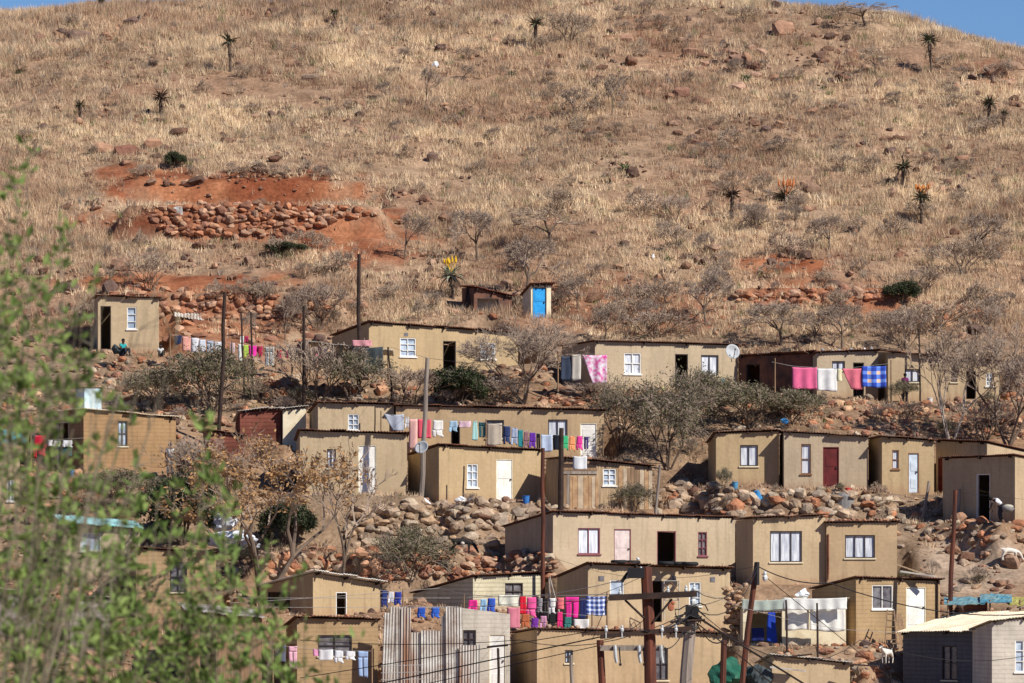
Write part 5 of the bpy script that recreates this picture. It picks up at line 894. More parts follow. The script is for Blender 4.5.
crumple(636, 557.5, 640, 560.5, 271, .2, 'plasticwhite', 'small white scrap on the tyre roof', 'sack', 'sack', 12); crumple(637, 252, 641, 257, float(hit(638, 256)[1]), .2, 'plasticwhite', 'left of two white scraps near the dark low aloe', 'plastic_scrap', 'plastic', 13); crumple(651, 253, 655, 260, float(hit(653, 259)[1]), .2, 'plasticwhite', 'right of two white scraps near the dark low aloe', 'plastic_scrap', 'plastic', 14)
crumple(431, 61, 440, 69, float(hit(435, 68)[1]), .3, 'plasticwhite', 'white patch in the grass of the upper middle slope', 'plastic_scrap', 'plastic', 15); crumple(720, 378, 727, 385, 301.5, .3, 'bluegreentarp', 'little greenish bundle under the dish house window', 'bundle', 'bundle', 16); crumple(176, 352, 183, 360, 303, .4, 'greentarp', 'bright green tub-like bundle under the navy top', 'bundle', 'bundle', 17)
# grey tank
c = P(845, 513, 284.2); root = thing('water_tank', 'round grey water tank standing on stones right of the dark red door', 'water tank', c); mb = MB(); mb.tube([c, c+np.array((0, 0, .85)), c+np.array((0, 0, 1.0))], [.56, .56, .45], 18); mb.build('tank', M['tankgrey'], root, c); mb = MB(); mb.tube([c+np.array((0, 0, 1.002)), c+np.array((0, 0, 1.06))], .18, 12); mb.build('lid', M['rubber'], root, c)
# tyres on the roof
def tyre(px, py, Y, label, flat=True):
    c = P(px, py, Y); root = thing('car_tyre', label, 'tyre', c, 'car tyres lying on the roof' if flat else None); mb = MB(); vs = []; fs = []; R1, r1 = .30, .11
    for i in range(20):
        for j in range(8): a, b = 6.283*i/20, 6.283*j/8; q = (R1+r1*math.cos(b)); v = (q*math.cos(a), q*math.sin(a), r1*.9*math.sin(b)) if flat else (q*math.cos(a), r1*math.sin(b), q*math.sin(a)); vs.append(c+np.array(v))
    for i in range(20):
        for j in range(8): fs.append((i*8+j, ((i+1) % 20)*8+j, ((i+1) % 20)*8+(j+1) % 8, i*8+(j+1) % 8))
    mb.add(vs, fs); mb.build('tread', M['rubber'], root, c, True)
for i, (x, w) in enumerate(((619, 'leftmost'), (632, 'second from left'), (666, 'third from left'), (679, 'fourth from left'), (690, 'rightmost'))): tyre(x, 562.0+.028*(x-588)-.9, H18['A'][1]+.5+i % 2*.3, 'black car tyre lying on the security-gate house roof, %s of the tyres' % w)
# security gate, leaning planks, ladder
root = thing('security_gate', 'thin lattice security gate standing open beside the dark doorway', 'gate', P(672, 620, 268.1)); og = P(672, 620, 268.1); mb = MB(); Yg = 268.1
for q in ([(664, 581), (679, 581)], [(664, 581), (664, 620)], [(679, 581), (679, 620)], [(664, 600), (679, 600)]): mb.tube([P(*q[0], Yg), P(*q[1], Yg)], .022, 4)
mb.build('gate_frame', M['wirepale'], root, og); mb = MB()
for q in ([(664, 590), (671, 582)], [(664, 600), (679, 584)], [(664, 584), (679, 600)], [(671, 582), (679, 592)], [(664, 592), (671, 600)]): mb.tube([P(*q[0], Yg-.03), P(*q[1], Yg-.03)], .016, 4)
mb.build('lattice', M['framebrown'], root, og); mb = MB(); mb.ball(P(671, 607, Yg-.05), .16, .05, .2, 8, 6); mb.ball(P(673, 603, Yg-.06), .1, .05, .1, 8, 6); mb.build('painted_ornament', cmat((.5, .18, .1)), root, og)
root = thing('wooden_ladder', 'wooden ladder leaning against the white-door mud-brick house', 'ladder', P(891, 643, 265.6)); og = P(891, 643, 265.6)
for k, (xb, xt) in enumerate(((885, 887.5), (897, 894))): mb = MB(); mb.tube([P(xb, 644, 265.4), P(xt, 610, 266.7)], .04, 5); mb.build('rail', M['wood'], root, og)
for i in range(5): t = .12+.19*i; mb = MB(); mb.tube([np.array(P(885, 644, 265.4))*(1-t)+np.array(P(887.5, 610, 266.7))*t, np.array(P(897, 644, 265.4))*(1-t)+np.array(P(894, 610, 266.7))*t], .028, 5); mb.build('rung', M['wood'], root, og)
for i, (x0, x1, nm) in enumerate(((900, 896, 'left'), (904, 899, 'right'))): o = P(x0, 645, 265.3); root = thing('leaning_plank', '%s of two planks leaning beside the wooden ladder' % nm, 'plank', o); mb = MB(); q = P(x1, 614, 266.6); mb.box(o, (.13, 0, 0), (0, .03, .0), q-o); mb.build('board', M['wood'], root, o)
# corrugated iron fence
YC = 260.3; root = thing('corrugated_iron_fence', 'tall fence of grey and rust-streaked corrugated iron sheets at lower middle', 'fence', P(430, 690, YC)); og = P(430, 690, YC)
for i, (x0, x1, yt, m, dy, tl) in enumerate(((381, 393, 612, 'zinc', 0, .12), (390, 407, 606, 'zinc', .06, 0), (405, 424, 633, 'zincstreak', .1, 0), (421, 441, 631, 'zinc', .04, -.02), (438, 450, 634, 'zincstreak', .1, 0), (446, 463, 607, 'zinc', -.05, -.03), (459, 480, 645, 'zincstreak', -.2, .02), (400, 410, 608, 'zincstreak', -.03, .03), (440, 448, 616, 'zinc', .1, .05))):
    a = P(x0, 700, YC+dy); w = (x1-x0)/F*YC; h = (700-yt)/F*YC; mb = MB(); corr_sheet(mb, a, np.array((1, 0, 0.)), np.array((tl*.3, .0, 1.)), w, h, per=.13, amp=.025, seed=i, jag=.04); mb.build('iron_sheet', M[m], root, og)
mb = MB(); mb.tube([P(380, 650, YC+.16), P(480, 650, YC+.16)], .04, 5); mb.build('rail', M['wood'], root, og)
root = thing('wire_mesh_fence', 'low wire grid fence before the corrugated iron sheets', 'fence', P(400, 690, 259)); og = P(400, 690, 259); mb = MB()
for x in range(383, 425, 7): mb.tube([P(x, 690, 259), P(x, 664, 259)], .018, 4)
for y in (665, 672, 679): mb.tube([P(381, y+1, 259), P(425, y, 259)], .014, 4)
mb.build('grid', M['wirepale'], root, og)
# stacked stone pillar
def stack(poly, sp, pal, Y, dpt, name, label, cat, seed):
    px, py = fill_px(poly, sp, seed, .2); r = np.random.default_rng(seed); Vp = []
    for a in range(2): Vp.append(np.stack([(px-512)/F*Y, np.full(len(px), Y+a*dpt)+r.normal(0, .05, len(px)), (HZ-py)/F*Y], 1))
    p = np.vstack(Vp); s = sp/F*Y*r.uniform(.9, 1.6, len(p))*1.2; og = p.mean(0); return tag(link(name, rocks_mesh(name, p-og, s, pal, seed=seed), M['rock'], loc=tuple(og)), label, cat)
stack([(727, 588), (742, 590), (746, 625), (742, 636), (725, 632)], 6, [(.48, .32, .2), (.42, .26, .16), (.52, .36, .22)], 268.3, .35, 'stone_pile', 'stacked pillar of brown stones left of the canvas shack', 'stone pile', 3)
stack([(548, 556), (556, 556), (556, 576), (540, 578)], 7, RED+TAN, 274, .4, 'stone_pile', 'heap of stones at the left foot of the plum-framed house', 'stone pile', 6)
# stones holding roofs down
def roofstones(h, x0, x1, n, sz, pal, grp, seed, side=.2, label=None):
    r = np.random.default_rng(seed); fa = h['fa']; V, Fc = RP1[seed % 8]
    for i in range(n):
        px = x0+(x1-x0)*(i+r.uniform(.1, .9))/n; u = fa.u(px); dep = r.uniform(.0, .9)*side*3; q = fa.pt(u, 0, dep); zt = h['zA']+(h['zB']-h['zA'])*u/h['L']-h['dr']*dep/h['D']+.1; s = sz*r.uniform(.7, 1.3)
        Vp, Fq_ = RP1[r.integers(8)]; c = np.array(pal[r.integers(len(pal))])*np.ones((len(Vp), 3)); o = link('roof_stone', npmesh('roof_stone', Vp*np.array((s*.6, s*.5, s*.42)), Fq_, c), M['rock'], loc=(q[0], q[1], zt+s*.25)); o.rotation_euler = (0, 0, r.uniform(0, 6)); tag(o, label+(', leftmost' if i == 0 else ', rightmost' if i == n-1 else ', %s from left' % ORD[i]), 'stone', grp)
ORD = 'first second third fourth fifth sixth seventh eighth ninth tenth eleventh twelfth thirteenth fourteenth fifteenth sixteenth seventeenth eighteenth'.split()
WH = [(.7, .7, .68), (.5, .52, .55)]
HB = {h['label'][:28]: h for h in HOUSES}
g = lambda t: [h for h in HOUSES if t in h['label']][0]
roofstones(H20b, 826, 896, 17, .22, RED, 'stones in a row on the wide-window house roof', 1, label='red stone in the row on the wide-window house roof'); roofstones(H24, 478, 544, 12, .26, RED+TAN, 'stones on the cream sheet shack roof', 2, label='orange stone weighing down the cream sheet shack roof')
roofstones(g('small ochre house behind the washing'), 822, 876, 7, .2, WH, 'pale lumps on the blanket house roof', 3, label='pale lump on the roof of the blanket house'); roofstones(H19, 540, 720, 15, .24, TAN+RED, 'stones on the lowest long roof', 4, label='brown stone on the roof of the lowest long house'); roofstones(H34, 745, 845, 12, .24, [(.45, .33, .22), (.5, .55, .48)], 'stones on the canvas shack roof', 5, label='stone or lump weighing down the canvas shack roof')
roofstones(H26, 300, 376, 9, .24, RED, 'red stones on the tan house roof', 6, label='red stone on the roof of the tan grey-window house'); roofstones(H9, 400, 600, 6, .16, TAN, 'small stones on the long ochre house roof', 7, label='small stone on the roof of the long clothes-line house'); roofstones(g('ladder leaning'), 858, 935, 5, .2, TAN, 'stones on the ladder house roof', 8, label='stone on the roof of the ladder house'); roofstones(g('cluttered roof'), 774, 848, 9, .28, TAN+RED, 'rubble on the cluttered bottom roof', 9, label='stone on the cluttered bottom roof')
# planks thrown on roofs
def plank(x0, y0, x1, y1, Y, w, m, label, cat='plank'):
    a, b = P(x0, y0, Y), P(x1, y1, Y); root = thing('loose_plank', label, cat, a); mb = MB(); mb.box(a, b-a, (0, w, .02), (0, 0, .05)); mb.build('board', M[m], root, a)
plank(896, 565, 925, 575, 268.2, .25, 'woodpale', 'upper pale plank on the ladder house roof'); plank(900, 572, 935, 577, 268.0, .2, 'zinc', 'lower pale plank on the ladder house roof'); plank(776, 659, 812, 655, 259.2, .3, 'darkwood', 'black board on the cluttered bottom roof'); plank(770, 668, 806, 672, 258.6, .3, 'zinc', 'grey sheet edge under the black board'); plank(846, 665, 880, 667, 259.6, .3, 'darkwood', 'dark beam over the hollow by the dark grey block house'); plank(205, 606, 258, 611, 262, .35, 'zinc', 'silvery sheet on the plank shed roof'); plank(0, 450, 38, 450, 290.6, .9, 'wood', 'table-like board under the turquoise cloth', 'table top')
for x, n in ((14, 'left'), (34, 'right')): plank(x, 463, x+.8, 450.5, 290.8, .05, 'darkwood', '%s prop under the table-like board' % n, 'prop')
# tarp shelter at right
YT = 265; og = P(985, 622, YT); root = thing('tarp_shelter', 'rust-red shelter roofed with blue, green and yellow tarps at the right edge', 'shelter', og); mb = MB(); a = P(966, 635, YT+.6); mb.box(a, (1.0, 0, 0), (0, 1.5, 0), (0, 0, 1.55)); mb.build('wall', M['rustred'], root, og)
for i, (x0, x1, yt, yb, m) in enumerate(((944, 985, 597, 604, 'bluegreentarp'), (980, 1012, 594, 602, 'bluegreentarp'), (1008, 1045, 597, 605, 'greentarp'))):
    vs = []; fs = []; r = np.random.default_rng(i); nx = 14; ny = 6
    for iy in range(ny+1):
        for ix in range(nx+1): vs.append(P(x0+(x1-x0)*ix/nx, yt+(yb-yt)*(1-iy/ny)+r.normal(0, .5), YT-.2+iy*.35))
    for iy in range(ny):
        for ix in range(nx): q = iy*(nx+1)+ix; fs.append((q, q+1, q+nx+2, q+nx+1))
    mb = MB(); mb.add(vs, fs); o = mb.build('tarp_roof', M[m] if i < 2 else cmat((.42, .38, .12)), root, og); sm = o.modifiers.new('t', 'SOLIDIFY'); sm.thickness = .04
for x in (948, 990, 1020): mb = MB(); mb.tube([P(x, 635, YT), P(x, 600, YT)], .05, 6); mb.build('post', M['wood'], root, og)
# ---------------------------------------------------------------- people and animals
def skin_mesh(name, J, E, m, parent, sub=1, root=0):
    """J: list of (pos, radius); grown with a Skin modifier, baked"""
    me = bpy.data.meshes.new(name); me.from_pydata([tuple(float(c) for c in j[0]) for j in J], E, []); o = bpy.data.objects.new(name, me); COL.objects.link(o)
    sk_ = o.modifiers.new('s', 'SKIN'); sk_.use_smooth_shade = True; sd = o.modifiers.new('d', 'SUBSURF'); sd.levels = sub; sd.render_levels = sub
    for i, j in enumerate(J): v = me.skin_vertices[0].data[i]; v.radius = (j[1], j[1]*(j[2] if len(j) > 2 else 1)); v.use_root = (i == root)
    dg = bpy.context.evaluated_depsgraph_get(); m2 = bpy.data.meshes.new_from_object(o.evaluated_get(dg)); m2.name = name; bpy.data.objects.remove(o); bpy.data.meshes.remove(me)
    m2.materials.clear(); m2.materials.append(M[m] if isinstance(m, str) else m); q = bpy.data.objects.new(name, m2); COL.objects.link(q); q.parent = parent; return q
V3 = lambda *a: np.array(a, float)
POSE = {  # x to the figure's left, -y forward
 'stand': dict(pel=V3(0, 0, .92), sp=V3(0, 0, 1.14), ch=V3(0, 0, 1.34), nk=V3(0, -.01, 1.47), hd=V3(0, -.03, 1.60), el=(V3(.24, .02, 1.10), V3(-.24, .02, 1.10)), ha=(V3(.25, -.10, .86), V3(-.25, -.10, .86)), kn=(V3(.10, -.03, .49), V3(-.10, -.02, .49)), an=(V3(.11, .02, .08), V3(-.11, .03, .08))),
 'bend': dict(pel=V3(0, .1, .86), sp=V3(0, -.08, 1.02), ch=V3(0, -.27, 1.12), nk=V3(0, -.40, 1.16), hd=V3(0, -.52, 1.20), el=(V3(.24, -.36, .88), V3(-.24, -.36, .88)), ha=(V3(.2, -.46, .66), V3(-.2, -.46, .66)), kn=(V3(.10, -.03, .46), V3(-.10, .0, .46)), an=(V3(.12, .05, .08), V3(-.12, .08, .08))),
 'sit': dict(pel=V3(0, 0, .20), sp=V3(0, -.02, .42), ch=V3(0, -.06, .61), nk=V3(0, -.08, .74), hd=V3(0, -.12, .87), el=(V3(.26, -.16, .42), V3(-.26, -.16, .42)), ha=(V3(.12, -.38, .42), V3(-.12, -.38, .40)), kn=(V3(.16, -.42, .44), V3(-.16, -.42, .44)), an=(V3(.13, -.50, .07), V3(-.13, -.50, .07)))}
def person(px, py, Y, rz, pose, top, bottom, label, h=1.65, long=False):
    o3 = P(px, py, Y); root = thing('person', label, 'person', o3, None, rz); s = h/1.7; root.scale = (s, s, s); p = POSE[pose]; J = []; E = []
    def add(pos, r, pa=None, fl=1): J.append((pos, r, fl)); E.append((pa, len(J)-1)) if pa is not None else None; return len(J)-1
    pe = add(p['pel'], .125); sp = add(p['sp'], .115, pe); ch = add(p['ch'], .135, sp); nk = add(p['nk'], .055, ch); j0 = add(p['nk']*.45+p['hd']*.55+V3(0, -.01, 0), .075, nk); hd = add(p['hd'], .095, j0); up = p['hd']-p['nk']; up /= np.linalg.norm(up); add(p['hd']+up*.075, .08, hd)
    for i in (0, 1):
        sg = 1-2*i; sh = p['ch']+V3(sg*.17, 0, .05); a = add(sh, .058, ch); b = add(p['el'][i], .042, a); c_ = add(p['ha'][i], .028, b); f = p['ha'][i]-p['el'][i]; f /= np.linalg.norm(f); pm = add(p['ha'][i]+f*.06, .034, c_, .6)
        side = np.cross(f, V3(0, 1, 0)); side /= np.linalg.norm(side)+1e-6
        for k, (of, ln) in enumerate(((-.03, .065), (-.01, .08), (.01, .075), (.03, .06))): q = add(p['ha'][i]+f*.10+side*of, .0095, pm); add(p['ha'][i]+f*(.10+ln)+side*of+V3(0, -.02, 0), .008, q)
        q = add(p['ha'][i]+f*.05+side*.05*sg, .011, c_); add(p['ha'][i]+f*.09+side*.065*sg, .009, q)
        hp = add(p['pel']+V3(sg*.09, 0, -.05), .095, pe); kn = add(p['kn'][i], .062, hp); an = add(p['an'][i], .04, kn); add(p['an'][i]+V3(0, -.16, -.03), .035, an)
    skin_mesh('body', J, E, 'skin', root)
    nose = MB(); fc = p['hd']+V3(0, -.10, 0); nose.ball(fc+V3(0, -.008, -.01), .014, .02, .022, 6, 5); nose.build('nose', M['skin'], root); 
    for sg in (1, -1): e = MB(); e.ball(fc+V3(sg*.032, .008, .018), .012, n=6, m=4); e.build('eye', M['curtain'], root)
    mo = MB(); mo.ball(fc+V3(0, .004, -.045), .026, .01, .008, 6, 4); mo.build('mouth', M['maroon'], root)
    hr = MB(); hr.ball(p['hd']+up*.035+V3(0, .025, 0), .108, .108, .10, 12, 8); hr.build('hair', M['hair'], root, None, True)
    J = []; E = []; a0 = add(p['pel']+V3(0, 0, .02), .145); a1 = add(p['sp'], .145, a0); a2 = add(p['ch'], .16, a1)
    for i in (0, 1): sh = p['ch']+V3((1-2*i)*.17, 0, .05); b = add(sh, .082, a2); add(sh*.4+p['el'][i]*.6, .066, b)
    skin_mesh('shirt', J, E, cmat(top), root)
    J = []; E = []; a0 = add(p['pel'], .15)
    if long: add(p['pel']*.5+(p['kn'][0]+p['kn'][1])*.25, .17, a0); add((p['an'][0]+p['an'][1])*.35+(p['kn'][0]+p['kn'][1])*.15, .20, len(J)-1)
    else:
        for i in (0, 1): b = add(p['pel']+V3((1-2*i)*.09, 0, -.05), .115, a0); k = add(p['kn'][i], .088, b); add(p['an'][i]+V3(0, 0, .05), .07, k)
    skin_mesh('skirt' if long else 'trousers', J, E, cmat(bottom), root)
    for i in (0, 1): sh = MB(); sh.ball(p['an'][i]+V3(0, -.06, -.035), .055, .14, .045, 8, 6); sh.build('shoe', M['rubber'] , root, None, True)
    return root
person(170, 476, 288.2, .3, 'stand', (.8, .8, .8), (.55, .53, .5), 'person in a white top standing at the right corner of the brown house')
person(905, 402, 299.8, 2.6, 'stand', (.28, .04, .18), (.06, .07, .10), 'person in a purple top and dark trousers before the steep-roofed house', h=1.5)
person(858.5, 403, 300.3, .4, 'stand', (.02, .02, .025), (.02, .02, .025), 'person in black, legs showing under the rose red towel', h=1.45, long=True)
person(1000, 522.6, 278.2, -1.2, 'bend', (.85, .86, .9), (.05, .05, .07), 'person in a white shirt stooping at the black doorway', h=1.65)
person(122, 356, 305.8, .8, 'sit', (.03, .38, .40), (.02, .03, .05), 'person in turquoise sitting against the highest left house', h=1.6); person(160.5, 357, 306.5, .2, 'sit', (.7, .7, .68), (.05, .05, .05), 'small person in white sitting at the corner of the highest left house', h=1.15)
c = P(1007, 512, 277.9); root = thing('wash_basin', 'grey basin of laundry at the hip of the stooping person', 'basin', c); mb = MB(); mb.tube([c, c+V3(.05, 0, .25)], [.2, .34], 14); mb.build('bowl', M['tankgrey'], root, c, True); mb = MB(); mb.ball(c+V3(.05, 0, .26), .28, .28, .12, 10, 6); mb.build('wet_laundry', cmat((.5, .47, .38)), root, c, True)
crumple(110, 344, 121, 355, 305.5, .7, 'shadecloth', 'dark bundle beside the person in turquoise', 'bundle', 'bundle', 31)
def animal(px, py, Y, rz, m, label, name, cat, s=1, graze=False, patch=None, horns=True):
    root = thing(name, label, cat, P(px, py, Y), None, rz); root.scale = (s, s, s); J = []; E = []
    def add(pos, r, pa=None): J.append((V3(*pos), r)); E.append((pa, len(J)-1)) if pa is not None else None; return len(J)-1
    hip = add((-.36, 0, .60), .14); mid = add((0, 0, .57), .175, hip); sh = add((.32, 0, .62), .155, mid); nk = add((.50, 0, .70 if not graze else .50), .085, sh); h0 = add((.62, 0, .86) if not graze else (.64, 0, .28), .075, nk); h1 = add((.74, 0, .82) if not graze else (.70, 0, .16), .055, h0); add((.84, 0, .76) if not graze else (.74, 0, .06), .035, h1)
    t = add((-.48, 0, .66), .03, hip); add((-.55, 0, .74), .018, t)
    for sg in (1, -1):
        a = add((.30, sg*.09, .48), .06, sh); b = add((.31, sg*.09, .27), .032, a); add((.30, sg*.09, .03), .024, b)
        a = add((-.30, sg*.10, .46), .08, hip); b = add((-.44, sg*.10, .27), .034, a); add((-.39, sg*.10, .03), .024, b)
        e = J[h0][0]; q = add(e+V3(-.01, sg*.07, .03), .02, h0); add(e+V3(-.04, sg*.14, .01), .014, q)
    skin_mesh('body', J, E, m, root)
    if horns:
        mb = MB(); e = J[h0][0]
        for sg in (1, -1): mb.tube([e+V3(0, sg*.03, .05), e+V3(-.06, sg*.05, .13), e+V3(-.14, sg*.06, .16)], [.018, .014, .005], 5)
        mb.build('horns', M['tankgrey'], root)
    for sg in (1, -1): mb = MB(); mb.ball(J[h0][0]+V3(.05, sg*.055, .0), .013, n=6, m=4); mb.build('eye', M['ceramic'], root)
    if name == 'dog':
        for q, rr in ((J[h0][0]+V3(.0, 0, .02), .085), (V3(-.2, -.06, .62), .15)): mb = MB(); mb.ball(q, rr, rr, rr, 9, 6); mb.build('black_patch', M['goatblack'], root, None, True)
    elif patch: mb = MB(); mb.ball(V3(.05, -.10, .50), .11, .10, .09, 9, 6); mb.build('belly_patch', M[patch], root, None, True)
pg = hit(462, 556); animal(462, 554.5, 275.9, -.15, 'goatblack', 'black goat grazing on the orange stone terrace wall', 'goat', 'goat', 1.1, True, 'goatwhite')
pg = hit(1012, 564); animal(1010, 561, float(pg[1])-.5, .2, 'goatwhite', 'white goat on the bare slope near the right edge', 'goat', 'goat', .9, True)
animal(887, 664, 260.8, -2.1, 'goatwhite', 'black and white dog among stones left of the dark grey block house', 'dog', 'dog', .95, False, 'goatblack', False)

# ---------------------------------------------------------------- green bush close to the camera, lower left
def near_bush(x, Y, stems, label, seed, nleaf):
    r = np.random.default_rng(seed); zg = float(H((x-512)/F*Y, Y)); org = V3((x-512)/F*Y, Y, zg); root = thing('leafy_bush', label, 'bush', org); segs = []; LV = []
    for (tx, ty, sp, dens) in stems:
        tip = P(tx, ty, Y+r.uniform(-1.2, 1.2)); b = org+V3((tx-x)/F*Y*r.uniform(.3, .9)+r.normal(0, .05), r.normal(0, .2), -.05); n = 14; bow = V3(r.normal(0, .10), r.normal(0, .1), 0); side0 = np.sign(r.normal())
        pts = [b+(tip-b)*t+bow*math.sin(math.pi*t)+V3(r.normal(0, .006), r.normal(0, .006), 0) for t in np.linspace(0, 1, n)]
        for i in range(n-1): t = i/n; segs.append([*pts[i], *pts[i+1], .0045*(1-t)+.001, .0045*(1-(i+1)/n)+.001])
        L = np.linalg.norm(tip-b); nt = int(dens*nleaf*1.6)
        for k in range(nt):
            t = 1-abs(r.normal(0, .26)); 
            if t < .15: continue
            f = t*(n-1); i = min(int(f), n-2); q = pts[i]+(pts[i+1]-pts[i])*(f-i)
            if r.random() < .55:   # side twig
                e = q+V3(r.normal(0, sp), r.normal(0, sp), abs(r.normal(0, sp*.8)))
                segs.append([*q, *e, .0022, .0010])
                for w in range(r.integers(3, 7)): LV.append(q+(e-q)*r.uniform(.3, 1.05))
            else: LV.append(q)
    LV = np.array(LV); n = len(LV); d = r.normal(size=(n, 3)); d[:, 2] = abs(d[:, 2])*1.0+.25; d /= np.linalg.norm(d, axis=1)[:, None]; s = np.cross(d, r.normal(size=(n, 3))); s /= np.linalg.norm(s, axis=1)[:, None]; up = np.cross(s, d)
    Ln = r.uniform(.03, .058, (n, 1)); wd = Ln*r.uniform(.32, .5, (n, 1)); a = LV+d*.003
    V = np.stack([a, a+d*Ln*.45+s*wd/2+up*Ln*.05, a+d*Ln-up*Ln*.1, a+d*Ln*.45-s*wd/2+up*Ln*.05], 1).reshape(-1, 3)-org; link('leaves', npmesh('leaves', V, np.arange(4*n).reshape(-1, 4)), M['fg'], root)
    V, Fc = tubes_np(segs, 5); link('stems', npmesh('stems', V-np.tile(org, (len(V), 1)), Fc), M['fgstem'], root)
near_bush(-40, 18, [(14, 105, .03, .35), (28, 150, .03, .35), (-10, 180, .05, .9), (12, 200, .05, .8), (60, 200, .03, .3), (20, 250, .07, 1.2), (-10, 280, .08, 1.6), (48, 262, .05, .7), (70, 230, .03, .3), (10, 310, .09, 1.6), (55, 320, .07, 1.2), (84, 300, .04, .6), (92, 340, .05, .7), (30, 360, .09, 1.6), (5, 390, .08, 1.4), (-30, 330, .1, 1.6), (70, 380, .05, .5), (40, 270, .08, 1.2), (96, 262, .03, .3)], 'tall leafy green bush blurred at the left picture edge', 51, 26)
near_bush(120, 19, [(132, 408, .03, .7), (118, 450, .05, .8), (140, 470, .06, .9), (70, 470, .05, .7), (95, 440, .03, .4), (160, 500, .06, .9), (120, 520, .09, 1.4), (80, 520, .09, 1.3), (30, 500, .09, 1.3), (10, 460, .06, .7), (50, 550, .1, 1.6), (100, 570, .1, 1.8), (150, 570, .1, 1.5), (0, 560, .1, 1.6), (20, 600, .1, 1.8), (60, 610, .1, 1.9), (110, 620, .1, 2.0), (150, 620, .1, 1.8), (175, 440, .025, .25)], 'sprawling leafy green bush blurred at the lower left', 52, 26)
near_bush(235, 20, [(208, 420, .03, .8), (214, 455, .05, .9), (200, 490, .06, 1.0), (225, 520, .07, .9), (260, 560, .06, .7), (282, 590, .06, .8), (300, 560, .03, .3), (320, 640, .05, .6), (180, 540, .08, 1.2), (210, 580, .1, 1.5), (245, 600, .1, 1.5), (190, 620, .1, 1.8), (230, 640, .1, 1.8), (270, 640, .09, 1.3), (160, 640, .1, 1.8), (290, 660, .07, .9), (342, 655, .03, .3), (196, 400, .02, .3)], 'upright leafy green bush blurred in front of the plank shed', 53, 24)
# dry grey stems in front, blurred
r = np.random.default_rng(4); org = V3(P(-60, 640, 17)[0], 17, float(H(P(-60, 640, 17)[0], 17))); root = thing('dry_shrub', 'bare grey branching shrub blurred among the leaves at left', 'shrub', org); segs = []
for (tx, ty) in ((150, 300), (180, 340), (130, 350), (110, 280), (170, 380), (90, 250), (60, 300), (140, 330), (100, 390), (40, 240), (0, 245), (160, 310), (120, 410)):
    tip = P(tx, ty, 17+r.uniform(-.5, .5)); b = org+V3(0, 0, .02); mid = b*.45+tip*.55+V3(-.12, 0, .02); prev = b
    for t in np.linspace(.1, 1, 9):
        q = (1-t)**2*b+2*t*(1-t)*mid+t*t*tip+V3(*r.normal(0, .008, 3)); segs.append([*prev, *q, .007*(1.05-t)+.001, .006*(1.0-t)+.001])
        if t > .35:
            for k in range(2): e = q+V3(abs(r.normal(0, .06)), r.normal(0, .05), r.normal(.02, .05)); segs.append([*q, *e, .002, .001])
        prev = q
V, Fc = tubes_np(segs, 5); link('branches', npmesh('branches', V-np.tile(org, (len(V), 1)), Fc), M['fgstem'], root)
# patchwork boards on the plank shack
hp = [h for h in HOUSES if 'wooden plank shack' in h['label']][0]; fa = hp['fa']; r = np.random.default_rng(88); M['woodorange'] = mat('orange_board', (.42, .27, .15), (.3, .18, .1), sc=3); M['boardpale'] = mat('pale_board', (.48, .38, .27), (.36, .28, .2), sc=3); mats = ['woodorange', 'wood', 'polegrey', 'boardpale']
u = .02
while u < fa.L-.1:
    w = r.uniform(.14, .3); px0 = 563+(652-563)*u/fa.L; top = hp['zA']+(hp['zB']-hp['zA'])*u/fa.L-(.75 if px0 < 600 else .1); mb = MB()
    if not (600 < px0+4 and px0 < 616): fa.slab(mb, u, min(u+w-.015, fa.L), hp['zb']-.1+r.uniform(0, .12), top-r.uniform(0, .15), -.03-r.uniform(0, .02), -.003); mb.build('board', M[mats[r.integers(4)]], hp['root'], hp['org'])
    u += w
for k in range(4): mb = MB(); zt = hp['zA']-.14-.17*k; fa.slab(mb, .0, fa.u(599)+r.uniform(-.2, .1), zt-.15, zt, -.06, -.003); mb.build('board', M[['wood', 'darkwood', 'wood', 'polegrey'][k]], hp['root'], hp['org'])
mb = MB(); fa.slab(mb, fa.u(621), fa.u(650), fa.z(493, 3), fa.z(490, 3), -.12, -.06); mb.build('board', M['wood'], hp['root'], hp['org'])
# draped sheeting over the canvas shack
garment(783, 597.5, 847, 609, 265.2, (.84, .84, .80), 'sheet', 'torn white sheeting over the roof edge of the canvas shack', 'canvas', 'canvas_sheet')
garment(742, 599, 785, 609, 265.2, (.46, .52, .46), 'sheet', 'greenish sheeting over the roof edge at the dark opening of the canvas shack', 'canvas', 'canvas_sheet')
crumple(795, 588, 812, 600, 268.4, .5, 'plasticwhite', 'white bundle behind the roof of the canvas shack', 'bundle', 'bundle', 41)
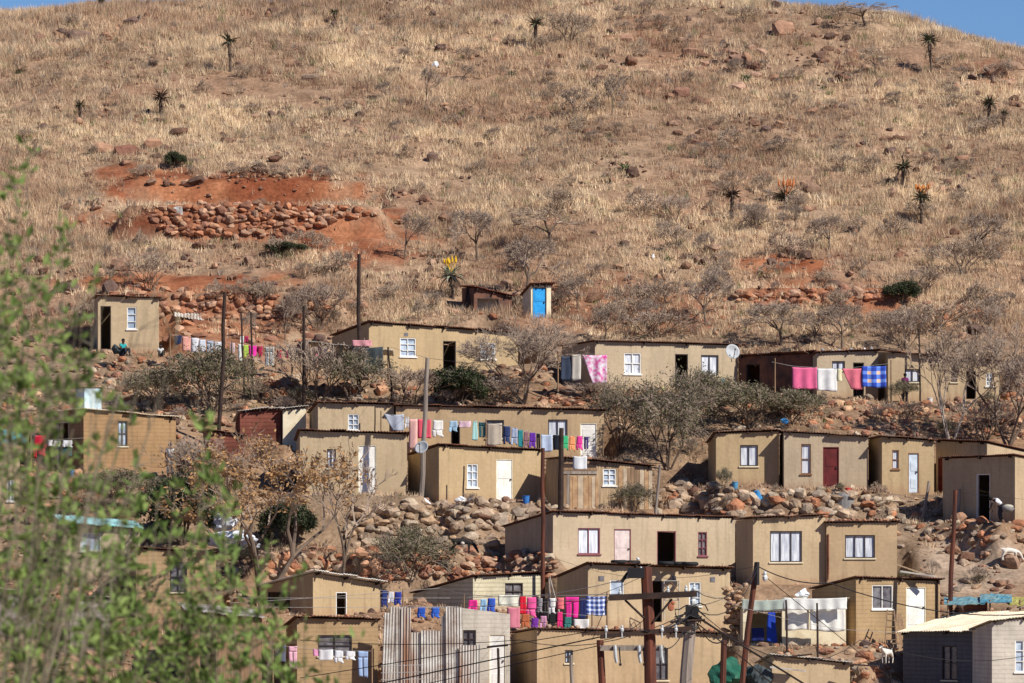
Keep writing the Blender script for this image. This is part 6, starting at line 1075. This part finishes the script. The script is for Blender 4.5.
# buckets, drums and bits of timber in the yards
def tub(px, py, hpx, m, label, name='bucket', cat='bucket', wide=1.0, Y=None):
    p = hit(px, py) if Y is None else P(px, py, Y); h = hpx/F*p[1]; root = thing(name, label, cat, p); mb = MB(); mb.tube([p, p+V3(0, 0, h)], [h*.36*wide, h*.46*wide], 14, caps=False); mb.tube([p+V3(0, 0, .01), p+V3(0, 0, .012)], [h*.36*wide]*2, 14); mb.build('shell', m, root, p, True)
    mb = MB(); mb.tube([p+V3(h*.46*wide*math.cos(t), h*.46*wide*math.sin(t), h) for t in np.linspace(0, 6.283, 15)], .015, 5); mb.build('rim', m, root, p)
for a in [(526, 504, 8, cmat((.05, .2, .55)), 'blue bucket right of the bright white door'), (470, 505, 7, cmat((.75, .73, .7)), 'white bucket below the arched window'), (848, 494, 6, cmat((.6, .1, .08)), 'red bucket right of the dark red door'), (735, 489, 7, cmat((.1, .3, .5)), 'blue tub under the curtained room window'), (940, 645, 8, cmat((.05, .25, .5)), 'blue drum at the corner of the ladder house'), (465, 381, 7, cmat((.5, .5, .5)), 'grey bucket right of the dark door of the blue-window house'),
          (662, 393, 6, cmat((.7, .65, .3)), 'yellowish bucket before the dish house'), (930, 404, 6, cmat((.7, .7, .7)), 'white bucket before the steep-roofed house'), (72, 477, 7, cmat((.15, .35, .6)), 'blue bucket by the brown mud-brick house'), (512, 682, 14, cmat((.2, .5, .8)), 'light blue barrel in the gap right of the white block room')]: tub(*a)
for a in [(150, 367, 176, 365, 'weathered board lying right of the highest left house'), (228, 372, 266, 378, 'long board lying under the lime green top'), (600, 512, 640, 509, 'board lying before the plank shack'), (870, 497, 900, 499, 'board lying before the narrow ochre house'), (820, 404, 850, 405, 'board lying under the blanket line')]:
    p, q = hit(a[0], a[1]), hit(a[2], a[3]); plank_root = thing('loose_plank', a[4], 'plank', p); mb = MB(); mb.box(p+V3(0, 0, .08), q-p, (0, .22, .04), (0, 0, .05)); mb.build('board', M['polegrey'], plank_root, p)

for w in [([(300, 640, 200), (520, 640, 190), (690, 612, YR)], .016, 'thin wire running left from the grey pole across the fence', 'cable', .6), ([(602, 645, YQ), (430, 683, 150)], .014, 'thin wire dropping left from the fuse-holder pole'), ([(692, 606, YR), (860, 640, 220), (1030, 655, 250)], .018, 'sagging wire from the grey pole to the right edge', 'cable', .8), ([(690, 610, YR), (724, 640, 190)], .03, 'short cable from the grey pole to the dark red-brown pole', 'cable', .5), ([(664, 648, YQ-.2), (686, 625, YR-.2)], .02, 'jumper cable from the fuse holders to the grey pole', 'cable', 2), ([(604, 640, YQ), (646, 618, YP-.2)], .014, 'jumper wire from the short dark pole to the thick power pole', 'cable', 1.5), ([(694, 590, YP-.3), (757, 566, YS)], .014, 'wire from the crossarm tip to the slim leaning pole', 'cable', .5), ([(500, 604, 260), (646, 575, YP)], .010, 'service wire over the crowded lower line', 'cable', .2)]: wire(*w)
